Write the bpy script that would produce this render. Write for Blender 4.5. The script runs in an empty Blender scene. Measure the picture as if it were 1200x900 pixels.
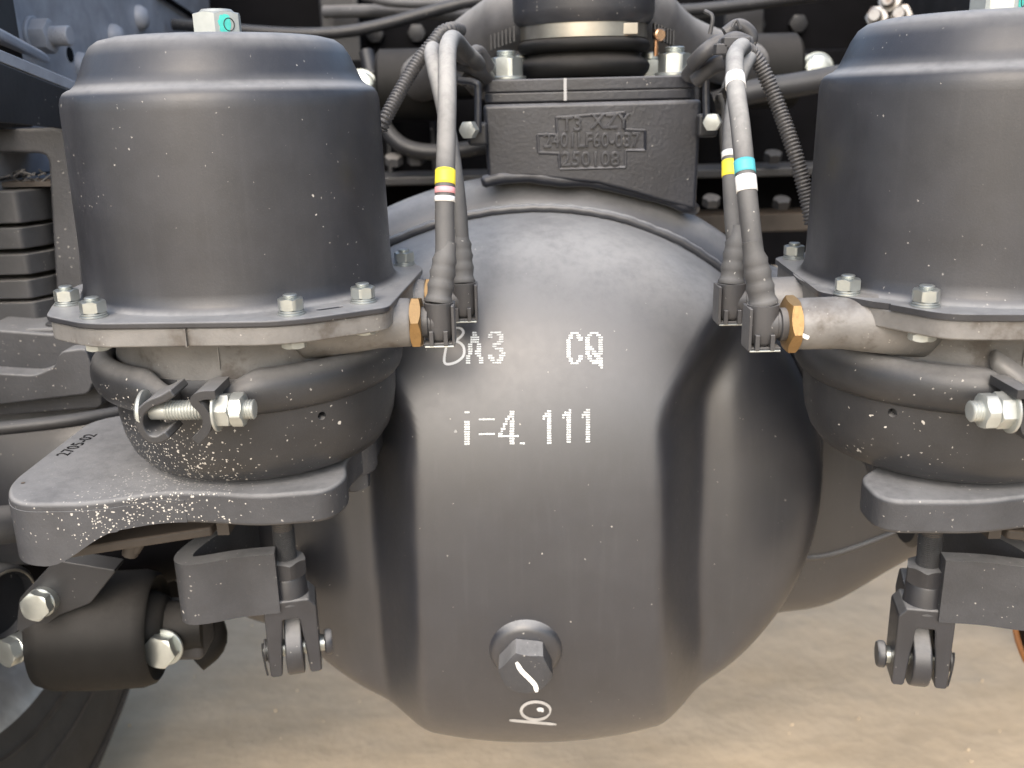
import bpy, bmesh, math, random
from mathutils import Vector, Matrix, Euler
random.seed(7)
R = math.radians
S = bpy.context.scene
COL = S.collection

# ------------------------------------------------------------------ camera, sky, sun, exposure
CZ = 0.82                       # camera height above the ground
FPX, TH, RO = 1101.8, 0.2907, 0.0242
cam_d = bpy.data.cameras.new('camera'); cam = bpy.data.objects.new('camera', cam_d); COL.objects.link(cam)
cam_d.sensor_width = 36; cam_d.lens = FPX/1200*36
cam_d.clip_start = 0.02; cam_d.clip_end = 500
cam.location = (0, 0, CZ)
cam.rotation_euler = (Matrix.Rotation(math.pi/2-TH, 4, 'X') @ Matrix.Rotation(-RO, 4, 'Z')).to_euler()
cam_d.dof.use_dof = True; cam_d.dof.focus_distance = 0.565; cam_d.dof.aperture_fstop = 8.5
S.camera = cam

SUN_EL, SUN_AZ = 40, 192        # azimuth measured clockwise from +Y
w = bpy.data.worlds.new("World"); S.world = w; w.use_nodes = True
nt = w.node_tree; nt.nodes.clear()
wo = nt.nodes.new('ShaderNodeOutputWorld'); bg = nt.nodes.new('ShaderNodeBackground')
sky = nt.nodes.new('ShaderNodeTexSky'); sky.sky_type = 'NISHITA'; sky.sun_disc = False
sky.sun_elevation = R(SUN_EL); sky.sun_rotation = R(SUN_AZ); sky.dust_density = 4; sky.air_density = 1.2
hs = nt.nodes.new('ShaderNodeHueSaturation'); hs.inputs['Saturation'].default_value = 1.0
nt.links.new(sky.outputs[0], hs.inputs['Color']); nt.links.new(hs.outputs[0], bg.inputs[0])
bg.inputs[1].default_value = 0.15
nt.links.new(bg.outputs[0], wo.inputs[0])
sd = bpy.data.lights.new('sun', 'SUN'); sd.energy = 1.0; sd.angle = R(60); sd.color = (.96, .98, 1)
so = bpy.data.objects.new('sun', sd); COL.objects.link(so)
az = R(SUN_AZ); el = R(SUN_EL)
sv = Vector((math.sin(az)*math.cos(el), math.cos(az)*math.cos(el), math.sin(el)))
so.rotation_euler = sv.to_track_quat('Z', 'Y').to_euler(); so.location = sv*5
S.view_settings.view_transform = 'Standard'; S.view_settings.look = 'None'
S.view_settings.gamma = 1; S.view_settings.exposure = 1.0
S.cycles.max_bounces = 6

# ------------------------------------------------------------------ photo measurements -> places
def ray(px, py):
    a = (px-600)/FPX; b = (450-py)/FPX
    cr, sr = math.cos(RO), math.sin(RO)
    u = a*cr+b*sr; v = -a*sr+b*cr
    c, s = math.cos(TH), math.sin(TH)
    return Vector((u, c+v*s, v*c-s))
def at(px, py, Y):
    r = ray(px, py); r = r*(Y/r.y); return Vector((r.x, r.y, r.z+CZ))
def atz(px, py, Z):
    r = ray(px, py); r = r*(Z/r.z); return Vector((r.x, r.y, r.z+CZ))

# ------------------------------------------------------------------ mesh helpers
def B(): return bmesh.new()
def T(x, y=None, z=None):
    return Matrix.Translation(Vector((x, y, z)) if y is not None else Vector(x))
def frame(loc, d, up=(0, 0, 1)):
    z = Vector(d).normalized(); u = Vector(up)
    if abs(z.dot(u.normalized())) > .98: u = Vector((1, 0, 0))
    x = u.cross(z).normalized(); y = z.cross(x)
    m = Matrix((x, y, z)).transposed().to_4x4(); m.translation = Vector(loc); return m
def lathe(bm, prof, M=Matrix(), seg=48, rf=None):
    rings = []
    for r, z in prof:
        if r <= 1e-7: rings.append([bm.verts.new(M @ Vector((0, 0, z)))])
        else: rings.append([bm.verts.new(M @ Vector((r*math.cos(2*math.pi*i/seg), r*math.sin(2*math.pi*i/seg), z))) for i in range(seg)])
    for a, b in zip(rings, rings[1:]):
        for i in range(seg):
            j = (i+1) % seg
            if len(a) == 1 and len(b) == 1: continue
            if len(a) == 1: bm.faces.new((a[0], b[j], b[i]))
            elif len(b) == 1: bm.faces.new((a[i], a[j], b[0]))
            else: bm.faces.new((a[i], a[j], b[j], b[i]))
    return bm
def disc(r, z0, z1, c=0.0):
    if c: return [(0, z0), (r-c, z0), (r, z0+c), (r, z1-c), (r-c, z1), (0, z1)]
    return [(0, z0), (r, z0), (r, z1), (0, z1)]
def hexn(bm, af, h, M=Matrix(), both=False, rot=0, ch=.35):
    N = 36; R0 = af/2; ringb = []; ringt = []; tin = []; bin_ = []
    for i in range(N):
        t = 2*math.pi*i/N
        k = (t+rot) % (math.pi/3)-math.pi/6
        rr = R0/math.cos(k); dz = (rr-R0)*1.0*ch/.35*.8
        c, s = math.cos(t), math.sin(t)
        ringt.append(bm.verts.new(M @ Vector((rr*c, rr*s, h-dz))))
        ringb.append(bm.verts.new(M @ Vector((rr*c, rr*s, dz if both else 0))))
        tin.append(bm.verts.new(M @ Vector((R0*.95*c, R0*.95*s, h))))
        bin_.append(bm.verts.new(M @ Vector((R0*.95*c, R0*.95*s, 0))))
    for i in range(N):
        j = (i+1) % N
        bm.faces.new((ringb[i], ringb[j], ringt[j], ringt[i]))
        bm.faces.new((ringt[i], ringt[j], tin[j], tin[i]))
        bm.faces.new((bin_[i], bin_[j], ringb[j], ringb[i]))
    bm.faces.new(tin); bm.faces.new(bin_[::-1])
def rod(bm, r, z0, z1, M=Matrix(), pitch=None, seg=28):
    c = r*.15
    if not pitch: lathe(bm, disc(r, z0, z1, c), M, seg); return
    p = [(0, z0), (r*.86, z0)]; z = z0
    n = max(1, int(abs(z1-z0)/pitch)); st = (z1-z0)/n
    for k in range(n): p += [(r*.87, z0+st*(k+.08)), (r, z0+st*(k+.45)), (r, z0+st*(k+.6)), (r*.87, z0+st*(k+.97))]
    p += [(r*.8, z1), (0, z1)]
    lathe(bm, p, M, seg)
def box(bm, c, s, M=Matrix()):
    v = []
    for dx in (-.5, .5):
        for dy in (-.5, .5):
            for dz in (-.5, .5): v.append(bm.verts.new(M @ Vector((c[0]+dx*s[0], c[1]+dy*s[1], c[2]+dz*s[2]))))
    for f in ((0, 1, 3, 2), (4, 6, 7, 5), (0, 4, 5, 1), (2, 3, 7, 6), (0, 2, 6, 4), (1, 5, 7, 3)): bm.faces.new([v[i] for i in f])
def prism(bm, pts, z0, z1, M=Matrix()):
    a = [bm.verts.new(M @ Vector((p[0], p[1], z0))) for p in pts]; b = [bm.verts.new(M @ Vector((p[0], p[1], z1))) for p in pts]
    n = len(pts)
    bm.faces.new(a[::-1]); bm.faces.new(b)
    for i in range(n): bm.faces.new((a[i], a[(i+1) % n], b[(i+1) % n], b[i]))
def roundpoly(pts, r, n=5):
    out = []; N = len(pts)
    for i in range(N):
        p = Vector(pts[i][:2]); a = Vector(pts[i-1][:2])-p; b = Vector(pts[(i+1) % N][:2])-p
        rr = pts[i][2] if len(pts[i]) > 2 else r
        la, lb = a.length, b.length; d = min(rr, la*.48, lb*.48)
        p0 = p+a/la*d; p1 = p+b/lb*d
        for k in range(n+1):
            t = k/n; out.append(((1-t)**2*p0+2*t*(1-t)*p+t*t*p1)[:])
    return out
def spline(P, n=10):
    P = [Vector(p) for p in P]
    if len(P) < 3: return [P[0].lerp(P[-1], i/n) for i in range(n+1)]
    Q = [P[0]*2-P[1]]+P+[P[-1]*2-P[-2]]; out = []
    for i in range(1, len(Q)-2):
        a, b, c, d = Q[i-1:i+3]
        for k in range(n):
            t = k/n
            out.append(.5*((2*b)+(c-a)*t+(2*a-5*b+4*c-d)*t*t+(3*b-a-3*c+d)*t**3))
    out.append(P[-1]); return out
def tube(bm, P, r, seg=16, caps=True, sec=None, close=False, up0=(0.13, 0.97, 0.2)):
    n = len(P); P = [Vector(p) for p in P]
    rad = r if isinstance(r, (list, tuple)) else [r]*n
    up = Vector(up0); rings = []
    for i in range(n):
        if close: t = (P[(i+1) % n]-P[i-1]).normalized()
        else: t = (P[min(i+1, n-1)]-P[max(i-1, 0)]).normalized()
        x = (up-t*up.dot(t))
        if x.length < 1e-4: x = Vector((1, 0, 0))
        x.normalize(); y = t.cross(x); 
        if not close: up = x
        ring = []
        for k in range(seg):
            if sec: a, b = sec[k]; ring.append(bm.verts.new(P[i]+x*a*rad[i]+y*b*rad[i]))
            else:
                q = 2*math.pi*k/seg; ring.append(bm.verts.new(P[i]+(x*math.cos(q)+y*math.sin(q))*rad[i]))
        rings.append(ring)
    pairs = list(zip(rings, rings[1:]))
    if close: pairs.append((rings[-1], rings[0]))
    for a, b in pairs:
        for k in range(seg): bm.faces.new((a[k], a[(k+1) % seg], b[(k+1) % seg], b[k]))
    if caps and not close: bm.faces.new(rings[0][::-1]); bm.faces.new(rings[-1])
def strip(bm, path, th, y0, y1):
    """a thick bent sheet: path in (x,z), extruded along y"""
    L, Rr = [], []
    n = len(path); P = [Vector(p) for p in path]
    for i in range(n):
        t = (P[min(i+1, n-1)]-P[max(i-1, 0)]).normalized(); nrm = Vector((-t.y, t.x))
        L.append(P[i]+nrm*th/2); Rr.append(P[i]-nrm*th/2)
    out = L+Rr[::-1]
    M = Matrix(((1, 0, 0, 0), (0, 0, 1, 0), (0, 1, 0, 0), (0, 0, 0, 1)))
    prism(bm, [p[:] for p in out], y0, y1, M)

# ------------------------------------------------------------------ objects
def thing(name, label, cat, loc, group=None):
    o = bpy.data.objects.new(name, None); COL.objects.link(o); o.empty_display_size = .02
    o.location = loc; o['label'] = label; o['category'] = cat
    if group: o['group'] = group
    return o
def obj(name, bm, mat, parent=None, ang=35, bev=0, bseg=2, root=None, kind=None, sub=0, label=None):
    bmesh.ops.remove_doubles(bm, verts=bm.verts, dist=1e-6)
    bmesh.ops.recalc_face_normals(bm, faces=bm.faces)
    off = Vector((0, 0, 0)); q = parent
    while q: off += q.location; q = q.parent
    me = bpy.data.meshes.new(name)
    if off.length: bm.transform(Matrix.Translation(-off))
    bm.to_mesh(me); bm.free()
    o = bpy.data.objects.new(name, me); COL.objects.link(o)
    if mat: me.materials.append(mat)
    me.shade_smooth()
    if bev:
        m = o.modifiers.new('edge', 'BEVEL'); m.width = bev; m.segments = bseg; m.limit_method = 'ANGLE'; m.angle_limit = R(30); m.harden_normals = True
    if sub:
        m = o.modifiers.new('sub', 'SUBSURF'); m.levels = sub; m.render_levels = sub
    me.set_sharp_from_angle(angle=R(ang))
    if parent: o.parent = parent
    if kind: o['kind'] = kind
    if label: o['label'] = label
    return o
def tag(o, label, cat, group=None):
    o['label'] = label; o['category'] = cat
    if group: o['group'] = group
    return o
def cut(o, bms):
    for bm in bms:
        off = Vector((0, 0, 0)); q = o.parent
        while q: off += q.location; q = q.parent
        bm.transform(Matrix.Translation(-off))
        bmesh.ops.recalc_face_normals(bm, faces=bm.faces)
        me = bpy.data.meshes.new('cutter'); bm.to_mesh(me); bm.free()
        c = bpy.data.objects.new('cutter', me); COL.objects.link(c); c.parent = o.parent
        m = o.modifiers.new('cut', 'BOOLEAN'); m.object = c; m.operation = 'DIFFERENCE'; m.solver = 'EXACT'
        bpy.context.view_layer.update()
        dg = bpy.context.evaluated_depsgraph_get()
        nm = bpy.data.meshes.new_from_object(o.evaluated_get(dg))
        o.modifiers.clear(); o.data = nm
        bpy.data.objects.remove(c); bpy.data.meshes.remove(me)
    o.data.shade_smooth(); o.data.set_sharp_from_angle(angle=R(35))

# ------------------------------------------------------------------ materials
def mat(name, col, rough=.5, metal=0., dust=0., dcol=(.34, .31, .275), spk=0., spk_scale=380, bump=.0, bscale=600,
        splash=None, spec=.5, vary=.12, coat=0, filmk=1., streak=0., zlight=None, stain=None, dlo=.25):
    m = bpy.data.materials.new(name); m.use_nodes = True; n = m.node_tree.nodes; l = m.node_tree.links
    p = n['Principled BSDF']; p.inputs['Metallic'].default_value = metal; p.inputs['Specular IOR Level'].default_value = spec
    p.inputs['Coat Weight'].default_value = coat; p.inputs['Coat Roughness'].default_value = .36
    g = n.new('ShaderNodeNewGeometry')
    def val(v): x = n.new('ShaderNodeValue'); x.outputs[0].default_value = v; return x.outputs[0]
    def mth(op, a, b=None, cl=False):
        x = n.new('ShaderNodeMath'); x.operation = op; x.use_clamp = cl
        for i, s in enumerate((a, b)):
            if s is None: continue
            if isinstance(s, (int, float)): x.inputs[i].default_value = s
            else: l.new(s, x.inputs[i])
        return x.outputs[0]
    def mr(v, a, b, c=0, d=1):
        x = n.new('ShaderNodeMapRange'); x.interpolation_type = 'SMOOTHSTEP'; l.new(v, x.inputs[0])
        for i, q in enumerate((a, b, c, d)): x.inputs[i+1].default_value = q
        return x.outputs[0]
    def noise(sc, det=4, ro=.6):
        x = n.new('ShaderNodeTexNoise'); x.inputs['Scale'].default_value = sc; x.inputs['Detail'].default_value = det
        x.inputs['Roughness'].default_value = ro; l.new(g.outputs['Position'], x.inputs['Vector']); return x.outputs[0]
    def mix(f, a, b):
        x = n.new('ShaderNodeMix'); x.data_type = 'RGBA'
        if isinstance(f, (int, float)): x.inputs[0].default_value = f
        else: l.new(f, x.inputs[0])
        for i, s in ((6, a), (7, b)):
            if isinstance(s, tuple): x.inputs[i].default_value = (*s, 1)
            else: l.new(s, x.inputs[i])
        return x.outputs[2]
    n1 = noise(28, 5); n2 = noise(170, 5, .7)
    dark = tuple(c*(1-vary*1.6) for c in col); lite = tuple(min(1, c*(1+vary*1.6)) for c in col)
    c = mix(mr(n1, .3, .7), dark, lite)
    rgh = mth('ADD', mth('MULTIPLY', mth('SUBTRACT', n2, .5), .18), rough)
    if streak:
        mpn = n.new('ShaderNodeMapping'); mpn.inputs['Scale'].default_value = (230, 230, 9); l.new(g.outputs['Position'], mpn.inputs[0])
        sn = n.new('ShaderNodeTexNoise'); sn.inputs['Scale'].default_value = 1; sn.inputs['Detail'].default_value = 4; l.new(mpn.outputs[0], sn.inputs['Vector'])
        rgh = mth('ADD', rgh, mth('MULTIPLY', mth('SUBTRACT', sn.outputs[0], .5), streak))
        c = mix(mth('MULTIPLY', mr(sn.outputs[0], .5, .75), streak*.5), c, dcol)
        big = noise(16, 6, .7); rgh = mth('ADD', rgh, mth('MULTIPLY', mr(big, .45, .7), streak*.7))
    if stain:
        c = mix(mth('MULTIPLY', mr(noise(stain[1], 5, .65), .5, .68), stain[2]), c, stain[0])
    if dust > 0:
        sx = n.new('ShaderNodeSeparateXYZ'); l.new(g.outputs['Normal'], sx.inputs[0])
        up = mr(sx.outputs[2], dlo, .95)
        f = mth('MULTIPLY', up, mr(mth('ADD', mth('MULTIPLY', n1, .5), mth('MULTIPLY', n2, .5)), .25, .62, .55, 1))
        film = mth('MULTIPLY', mr(noise(9, 6, .7), .35, .75), .06*filmk)
        grain = mth('MULTIPLY', mr(noise(1400, 2, .6), .52, .72), .055*filmk)
        f = mth('ADD', f, mth('ADD', film, grain))
        f = mth('MULTIPLY', f, dust, True)
        if zlight:  # dust colour fades downward, standing in for brighter light higher up
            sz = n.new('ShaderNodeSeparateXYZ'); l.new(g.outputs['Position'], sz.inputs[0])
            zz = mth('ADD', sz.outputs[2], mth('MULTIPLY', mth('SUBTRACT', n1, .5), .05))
            f = mth('MULTIPLY', f, mr(zz, zlight[0], zlight[1], .28, 1))
        c = mix(f, c, dcol); rgh = mth('ADD', rgh, mth('MULTIPLY', f, .35))
    if spk > 0 or splash:
        def dots(sc, thr_lo, thr_hi, dens):
            v = n.new('ShaderNodeTexVoronoi'); v.inputs['Scale'].default_value = sc
            nz = n.new('ShaderNodeTexNoise'); nz.inputs['Scale'].default_value = sc*1.5; nz.inputs['Detail'].default_value = 2; l.new(g.outputs['Position'], nz.inputs['Vector'])
            va = n.new('ShaderNodeVectorMath'); va.operation = 'MULTIPLY_ADD'; va.inputs[1].default_value = (.9/sc,)*3; l.new(nz.outputs['Color'], va.inputs[0]); l.new(g.outputs['Position'], va.inputs[2]); l.new(va.outputs[0], v.inputs['Vector'])
            s = n.new('ShaderNodeSeparateXYZ'); l.new(v.outputs['Color'], s.inputs[0])
            on = mth('GREATER_THAN', mth('ADD', s.outputs[0], 0), mth('SUBTRACT', 1, dens))
            rad = mth('ADD', mth('MULTIPLY', s.outputs[1], thr_hi-thr_lo), thr_lo)
            d = mth('ADD', v.outputs['Distance'], mth('MULTIPLY', mth('SUBTRACT', n2, .5), .12))
            return mth('MULTIPLY', mth('LESS_THAN', d, rad), on)
        msk = mr(noise(14, 3), .38, .62)
        f = mth('MULTIPLY', dots(spk_scale, .10, .24, mth('MULTIPLY', msk, .42*spk)), mr(n2, .35, .65, .2, .6))
        f2 = mth('MULTIPLY', dots(spk_scale*.36, .05, .16, mth('MULTIPLY', msk, .16*spk)), mr(n1, .35, .6, .35, .8))
        f = mth('MAXIMUM', f, f2)
        if splash:
            for (ctr, rad) in splash:
                vm = n.new('ShaderNodeVectorMath'); vm.operation = 'DISTANCE'; l.new(g.outputs['Position'], vm.inputs[0]); vm.inputs[1].default_value = ctr
                k = mr(vm.outputs['Value'], rad*1.15, rad*.25)
                f = mth('MAXIMUM', f, mth('MULTIPLY', dots(620, .16, .42, mth('MULTIPLY', k, .5)), .8))
                f = mth('MAXIMUM', f, mth('MULTIPLY', dots(380, .08, .32, mth('MULTIPLY', k, .3)), .85))
        c = mix(f, c, (.60, .575, .53)); rgh = mth('ADD', rgh, mth('MULTIPLY', f, .3))
    l.new(c, p.inputs['Base Color']); l.new(mth('ADD', rgh, 0, True), p.inputs['Roughness'])
    if bump:
        bp = n.new('ShaderNodeBump'); bp.inputs['Strength'].default_value = bump; bp.inputs['Distance'].default_value = .0006
        l.new(noise(bscale, 4, .6), bp.inputs['Height']); l.new(bp.outputs[0], p.inputs['Normal'])
    return m
splL = [(Vector((-.212, .53, CZ-.205)), .058), (Vector((-.232, .52, CZ-.24)), .045)]
M = dict(
 cup=mat('dusty satin black paint', (.022, .023, .028), .42, coat=.25, filmk=.6, streak=.03, dust=.9, dlo=.42, spk=.22, bump=.12, bscale=900, dcol=(.28, .28, .28), spk_scale=470),
 can=mat('black paint with mud splashes', (.022, .023, .026), .42, coat=.15, filmk=.7, dust=.7, spk=.7, bump=.15, bscale=700, splash=splL, dcol=(.27, .265, .26)),
 bowl=mat('smooth grey black axle paint', (.019, .021, .028), .42, spec=.8, coat=.5, filmk=.5, streak=.035, dust=1., dlo=.40, spk=.07, bump=.05, bscale=1100, dcol=(.28, .285, .29), vary=.06),
 cast=mat('rough cast iron painted black', (.04, .042, .048), .5, dust=.75, spk=.5, bump=.5, bscale=420, splash=splL, dcol=(.30, .30, .30)),
 block=mat('painted cast block', (.017, .019, .026), .40, coat=.4, filmk=.4, dust=.5, spk=.15, bump=.7, bscale=330, dcol=(.30, .30, .31)),
 dark=mat('dark chassis paint', (.016, .017, .020), .45, dust=.35, spk=.2, bump=.2, bscale=300, dcol=(.2, .2, .2)),
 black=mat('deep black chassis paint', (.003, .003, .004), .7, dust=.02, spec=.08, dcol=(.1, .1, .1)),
 rail=mat('blue grey chassis paint', (.26, .275, .31), .42, dust=.5, spk=.9, bump=.1, bscale=500, dcol=(.33, .33, .34), spk_scale=150),
 alu=mat('weathered cast aluminium', (.185, .181, .176), .52, metal=.3, dust=.35, spk=.4, bump=.35, bscale=600, dcol=(.31, .305, .30), stain=((.095, .083, .072), 34, .9), spk_scale=500),
 zinc=mat('zinc plated steel', (.47, .50, .485), .34, metal=.85, dust=.15, bump=.15, bscale=900, dcol=(.5, .48, .43), vary=.08),
 zincw=mat('whitened zinc plating', (.42, .44, .42), .42, metal=.55, dust=.25, bump=.15, bscale=900, dcol=(.5, .48, .43)),
 steel=mat('worn steel', (.32, .31, .30), .42, metal=.9, dust=.3, bump=.2, stain=((.16, .09, .05), 60, .6)),
 brass=mat('brass', (.30, .185, .075), .45, metal=.6, dust=.6, dcol=(.33, .25, .15), bump=.3, stain=((.2, .12, .05), 160, .6)),
 hose=mat('dusty rubber hose with painted top light', (.05, .05, .052), .62, dust=.95, bump=.25, bscale=900, dcol=(.40, .395, .38), spk=.3, dlo=-.25, zlight=(CZ-.07, CZ+.02)),  # real dust, plus paler upper lengths painted in for sky light
 arm=mat('dusty torque rod paint', (.09, .09, .096), .5, dust=.8, dcol=(.36, .35, .33), dlo=-.2, bump=.2, bscale=500),
 plastic=mat('black nylon fitting', (.045, .045, .048), .45, dust=.5, spk=.4, bump=.1, dcol=(.3, .29, .28)),
 rubber=mat('black rubber', (.006, .006, .006), .6, spec=.2, filmk=.5, dust=.25, dcol=(.16, .15, .14), dlo=.1),
 tyre=mat('tyre rubber', (.02, .02, .021), .6, dust=.3, bump=.3, bscale=120, dcol=(.2, .17, .14)),
 rim=mat('painted steel rim', (.62, .63, .64), .32, metal=.6, dust=.2),
 spring=mat('dusty leaf spring steel', (.055, .057, .062), .5, dust=.55, spk=.2, bump=.4, bscale=260, dcol=(.27, .255, .235)),
 rust=mat('brown dusty iron', (.05, .042, .036), .6, dust=.5, bump=.5, bscale=200, dcol=(.24, .19, .15)),
 clamp=mat('stainless band', (.34, .32, .28), .35, metal=.85, dust=.4, dcol=(.3, .28, .24)),
 ink=mat('white marking ink', (.62, .65, .66), .6, vary=.18),
 ink2=mat('faded white marking ink', (.60, .62, .64), .6, vary=.05),
 pen=mat('paint pen white', (.8, .8, .78), .5, vary=.03),
 chalk=mat('grey chalk line', (.42, .42, .42), .8, vary=.1),
 teal=mat('teal inspection paint', (.06, .42, .36), .5, vary=.3),
 blackink=mat('black ink', (.03, .03, .03), .5),
 t_yel=mat('yellow tape', (.85, .72, .06), .5, vary=.1), t_wht=mat('white tape', (.8, .8, .78), .5, vary=.05),
 t_pink=mat('pink tape print', (.75, .35, .38), .5), t_org=mat('orange tape edge', (.75, .22, .06), .5),
 t_teal=mat('blue green tape', (.10, .48, .55), .5, vary=.1),
 orange=mat('orange painted ring', (.26, .10, .02), .5, dust=.2),
 copper=mat('copper screw', (.6, .36, .22), .25, metal=1),
)
# ground
gm = bpy.data.materials.new('pale sandy ground'); gm.use_nodes = True; n = gm.node_tree.nodes; l = gm.node_tree.links
tc = n.new('ShaderNodeNewGeometry'); a = n.new('ShaderNodeTexNoise'); a.inputs['Scale'].default_value = 6; a.inputs['Detail'].default_value = 8; a.inputs['Roughness'].default_value = .6
a2 = n.new('ShaderNodeTexNoise'); a2.inputs['Scale'].default_value = 45; a2.inputs['Detail'].default_value = 6
mp = n.new('ShaderNodeMapping'); mp.inputs['Scale'].default_value = (.5, 1.6, 1); mp.inputs['Rotation'].default_value = (0, 0, R(-35))
l.new(tc.outputs['Position'], mp.inputs[0]); l.new(mp.outputs[0], a.inputs['Vector']); l.new(tc.outputs['Position'], a2.inputs['Vector'])
cr = n.new('ShaderNodeValToRGB'); e = cr.color_ramp.elements
e[0].position = .28; e[0].color = (.50, .40, .28, 1); e[1].position = .72; e[1].color = (.68, .56, .41, 1)
ad = n.new('ShaderNodeMath'); ad.operation = 'MULTIPLY_ADD'; ad.inputs[1].default_value = .35
l.new(a2.outputs[0], ad.inputs[0]); sb = n.new('ShaderNodeMath'); sb.operation = 'MULTIPLY_ADD'; sb.inputs[1].default_value = .9; sb.inputs[2].default_value = -.13
l.new(a.outputs[0], sb.inputs[0]); l.new(sb.outputs[0], ad.inputs[2]); l.new(ad.outputs[0], cr.inputs[0])
l.new(cr.outputs[0], n['Principled BSDF'].inputs['Base Color']); n['Principled BSDF'].inputs['Roughness'].default_value = .95
bp = n.new('ShaderNodeBump'); bp.inputs['Strength'].default_value = .35; bp.inputs['Distance'].default_value = .006
l.new(a2.outputs[0], bp.inputs['Height']); l.new(bp.outputs[0], n['Principled BSDF'].inputs['Normal'])

bm = B(); bmesh.ops.create_grid(bm, x_segments=2, y_segments=2, size=60)
g0 = obj('ground', bm, gm); g0['kind'] = 'structure'
# trodden near patch with real relief, one sheet 4 mm above
bm = B(); bmesh.ops.create_grid(bm, x_segments=150, y_segments=150, size=1.5)
from mathutils import noise as mn
for v in bm.verts:
    q = v.co.copy(); ed = max(abs(q.x), abs(q.y))/1.5; k = max(0, min(1, (1-ed)*5))
    v.co.z = .004+k*(.010*(mn.noise(q*2.1)+.6)+.006*mn.noise(q*7)+.003*mn.noise(q*23))
bm.transform(T(0, 1.4, 0))
g1 = obj('ground_patch', bm, gm, ang=180); g1['kind'] = 'structure'
bm = B()
for i in range(260):
    x, y = random.uniform(-1.0, 1.0), random.uniform(.8, 2.2); r_ = random.uniform(.001, .003)*(1.8 if random.random() < .06 else 1)
    mm_ = T(x, y, .010+r_*.3) @ Euler((random.random()*3, random.random()*3, random.random()*3)).to_matrix().to_4x4() @ Matrix.Diagonal((1, random.uniform(.6, 1), random.uniform(.5, .8), 1))
    bmesh.ops.create_icosphere(bm, subdivisions=1, radius=r_, matrix=mm_)
tag(obj('gravel', bm, gm, ang=30, kind='stuff'), 'small grit scattered over the sandy ground under the axle', 'gravel')

# ------------------------------------------------------------------ axle housing with round cover
BX, BZ, BY = .020, -.306, .745      # cover centre, plane at its rim
TILT = .05
RC = .222; KX = 1.13; KXR = 1.06   # the rim reaches a little further out on the left
def kx(c): return KXR if c > 0 else KX
def sm(a, b, x):
    t = max(0, min(1, (x-a)/(b-a))); return t*t*(3-2*t)
def cover_h(u, wv):
    rho = math.hypot(u/kx(u), wv)/RC
    if rho >= 1: return 0.
    dome = .050*(1-rho**26)**.5+.036*(1-rho**2.4)**.75
    rb = min(1., math.hypot(u*.55, wv)/RC); bul = .050*(1-rho**26)**.5+.096*(1-rb**2.2)**.66*(1-rho**12)**.5
    er = .078+.060*sm(.08, .20, wv)+.012*sm(-.02, -.2, wv)
    elf = -.086-.05*sm(.08, .20, wv)-.004*sm(-.02, -.2, wv)
    side = (1-sm(er, er+.048, u))*(1-sm(-elf, -elf+.045, -u))
    h = dome+(bul-dome)*side
    # shallow press crease right of the bulge: a slight hollow then ridge
    h -= .007*math.exp(-((u-(er+.050))/.014)**2)*(1-rho**6)*sm(.16, .08, wv)
    h -= .006*math.exp(-((-u-(-elf+.046))/.014)**2)*(1-rho**6)*sm(.16, .08, wv)
    return max(h, 0.)
def cover_pt(u, wv, h):
    # plane tilted: bottom a little nearer to the camera
    return Vector((BX+u, BY+wv*TILT-h, CZ+BZ+wv))
def hit(px, py, lift=.0007):
    r = ray(px, py); t = .5
    def f(t):
        p = r*t; u = p.x-BX; wv = p.z-BZ
        return (BY+wv*TILT-cover_h(u, wv))-p.y
    lo = .4
    while lo < 1.0 and f(lo+.01) > 0: lo += .01
    a, b = lo, lo+.01
    for _ in range(24):
        m_ = (a+b)/2
        if f(m_) > 0: a = m_
        else: b = m_
    t = a-lift
    p = r*t; return Vector((p.x, p.y, p.z+CZ))

axle = thing('axle_housing', 'black rear axle housing with big round cover printed i=4.111 in white', 'axle', (BX, .84, CZ+BZ))
bm = B(); NA, NR = 240, 110; rings = []
for i in range(NR+1):
    t = i/NR; rho = RC*math.sin(t*math.pi/2)
    if i == 0: rings.append([bm.verts.new(cover_pt(0, 0, cover_h(0, 0)))]); continue
    rings.append([bm.verts.new(cover_pt(kx(math.cos(2*math.pi*k/NA))*rho*math.cos(2*math.pi*k/NA), rho*math.sin(2*math.pi*k/NA), cover_h(kx(math.cos(2*math.pi*k/NA))*rho*.99999*math.cos(2*math.pi*k/NA), rho*.99999*math.sin(2*math.pi*k/NA)))) for k in range(NA)])
for rho, h in ((RC, -.012),): rings.append([bm.verts.new(cover_pt(kx(math.cos(2*math.pi*k/NA))*rho*math.cos(2*math.pi*k/NA), rho*math.sin(2*math.pi*k/NA), h)) for k in range(NA)])
for a_, b_ in zip(rings, rings[1:]):
    for k in range(NA):
        j = (k+1) % NA
        if len(a_) == 1: bm.faces.new((a_[0], b_[k], b_[j]))
        else: bm.faces.new((a_[k], b_[k], b_[j], a_[j]))
obj('cover', bm, M['bowl'], axle, ang=180)
# weld bead round the cover
bm = B(); P = []; rad = []
for k in range(300):
    t = 2*math.pi*k/300; jit = .0003*math.sin(t*97)+.0006*mn.noise(Vector((math.cos(t)*9, math.sin(t)*9, 0)))
    P.append(cover_pt((RC+.0035+jit)*math.cos(t)*kx(math.cos(t)), (RC+.0035+jit)*math.sin(t), .0005)); rad.append(.0036+.0003*mn.noise(Vector((math.cos(t)*25, math.sin(t)*25, 3))))
tube(bm, P, rad, 12, close=True); obj('weld_seam', bm, M['bowl'], axle, ang=180)
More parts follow.
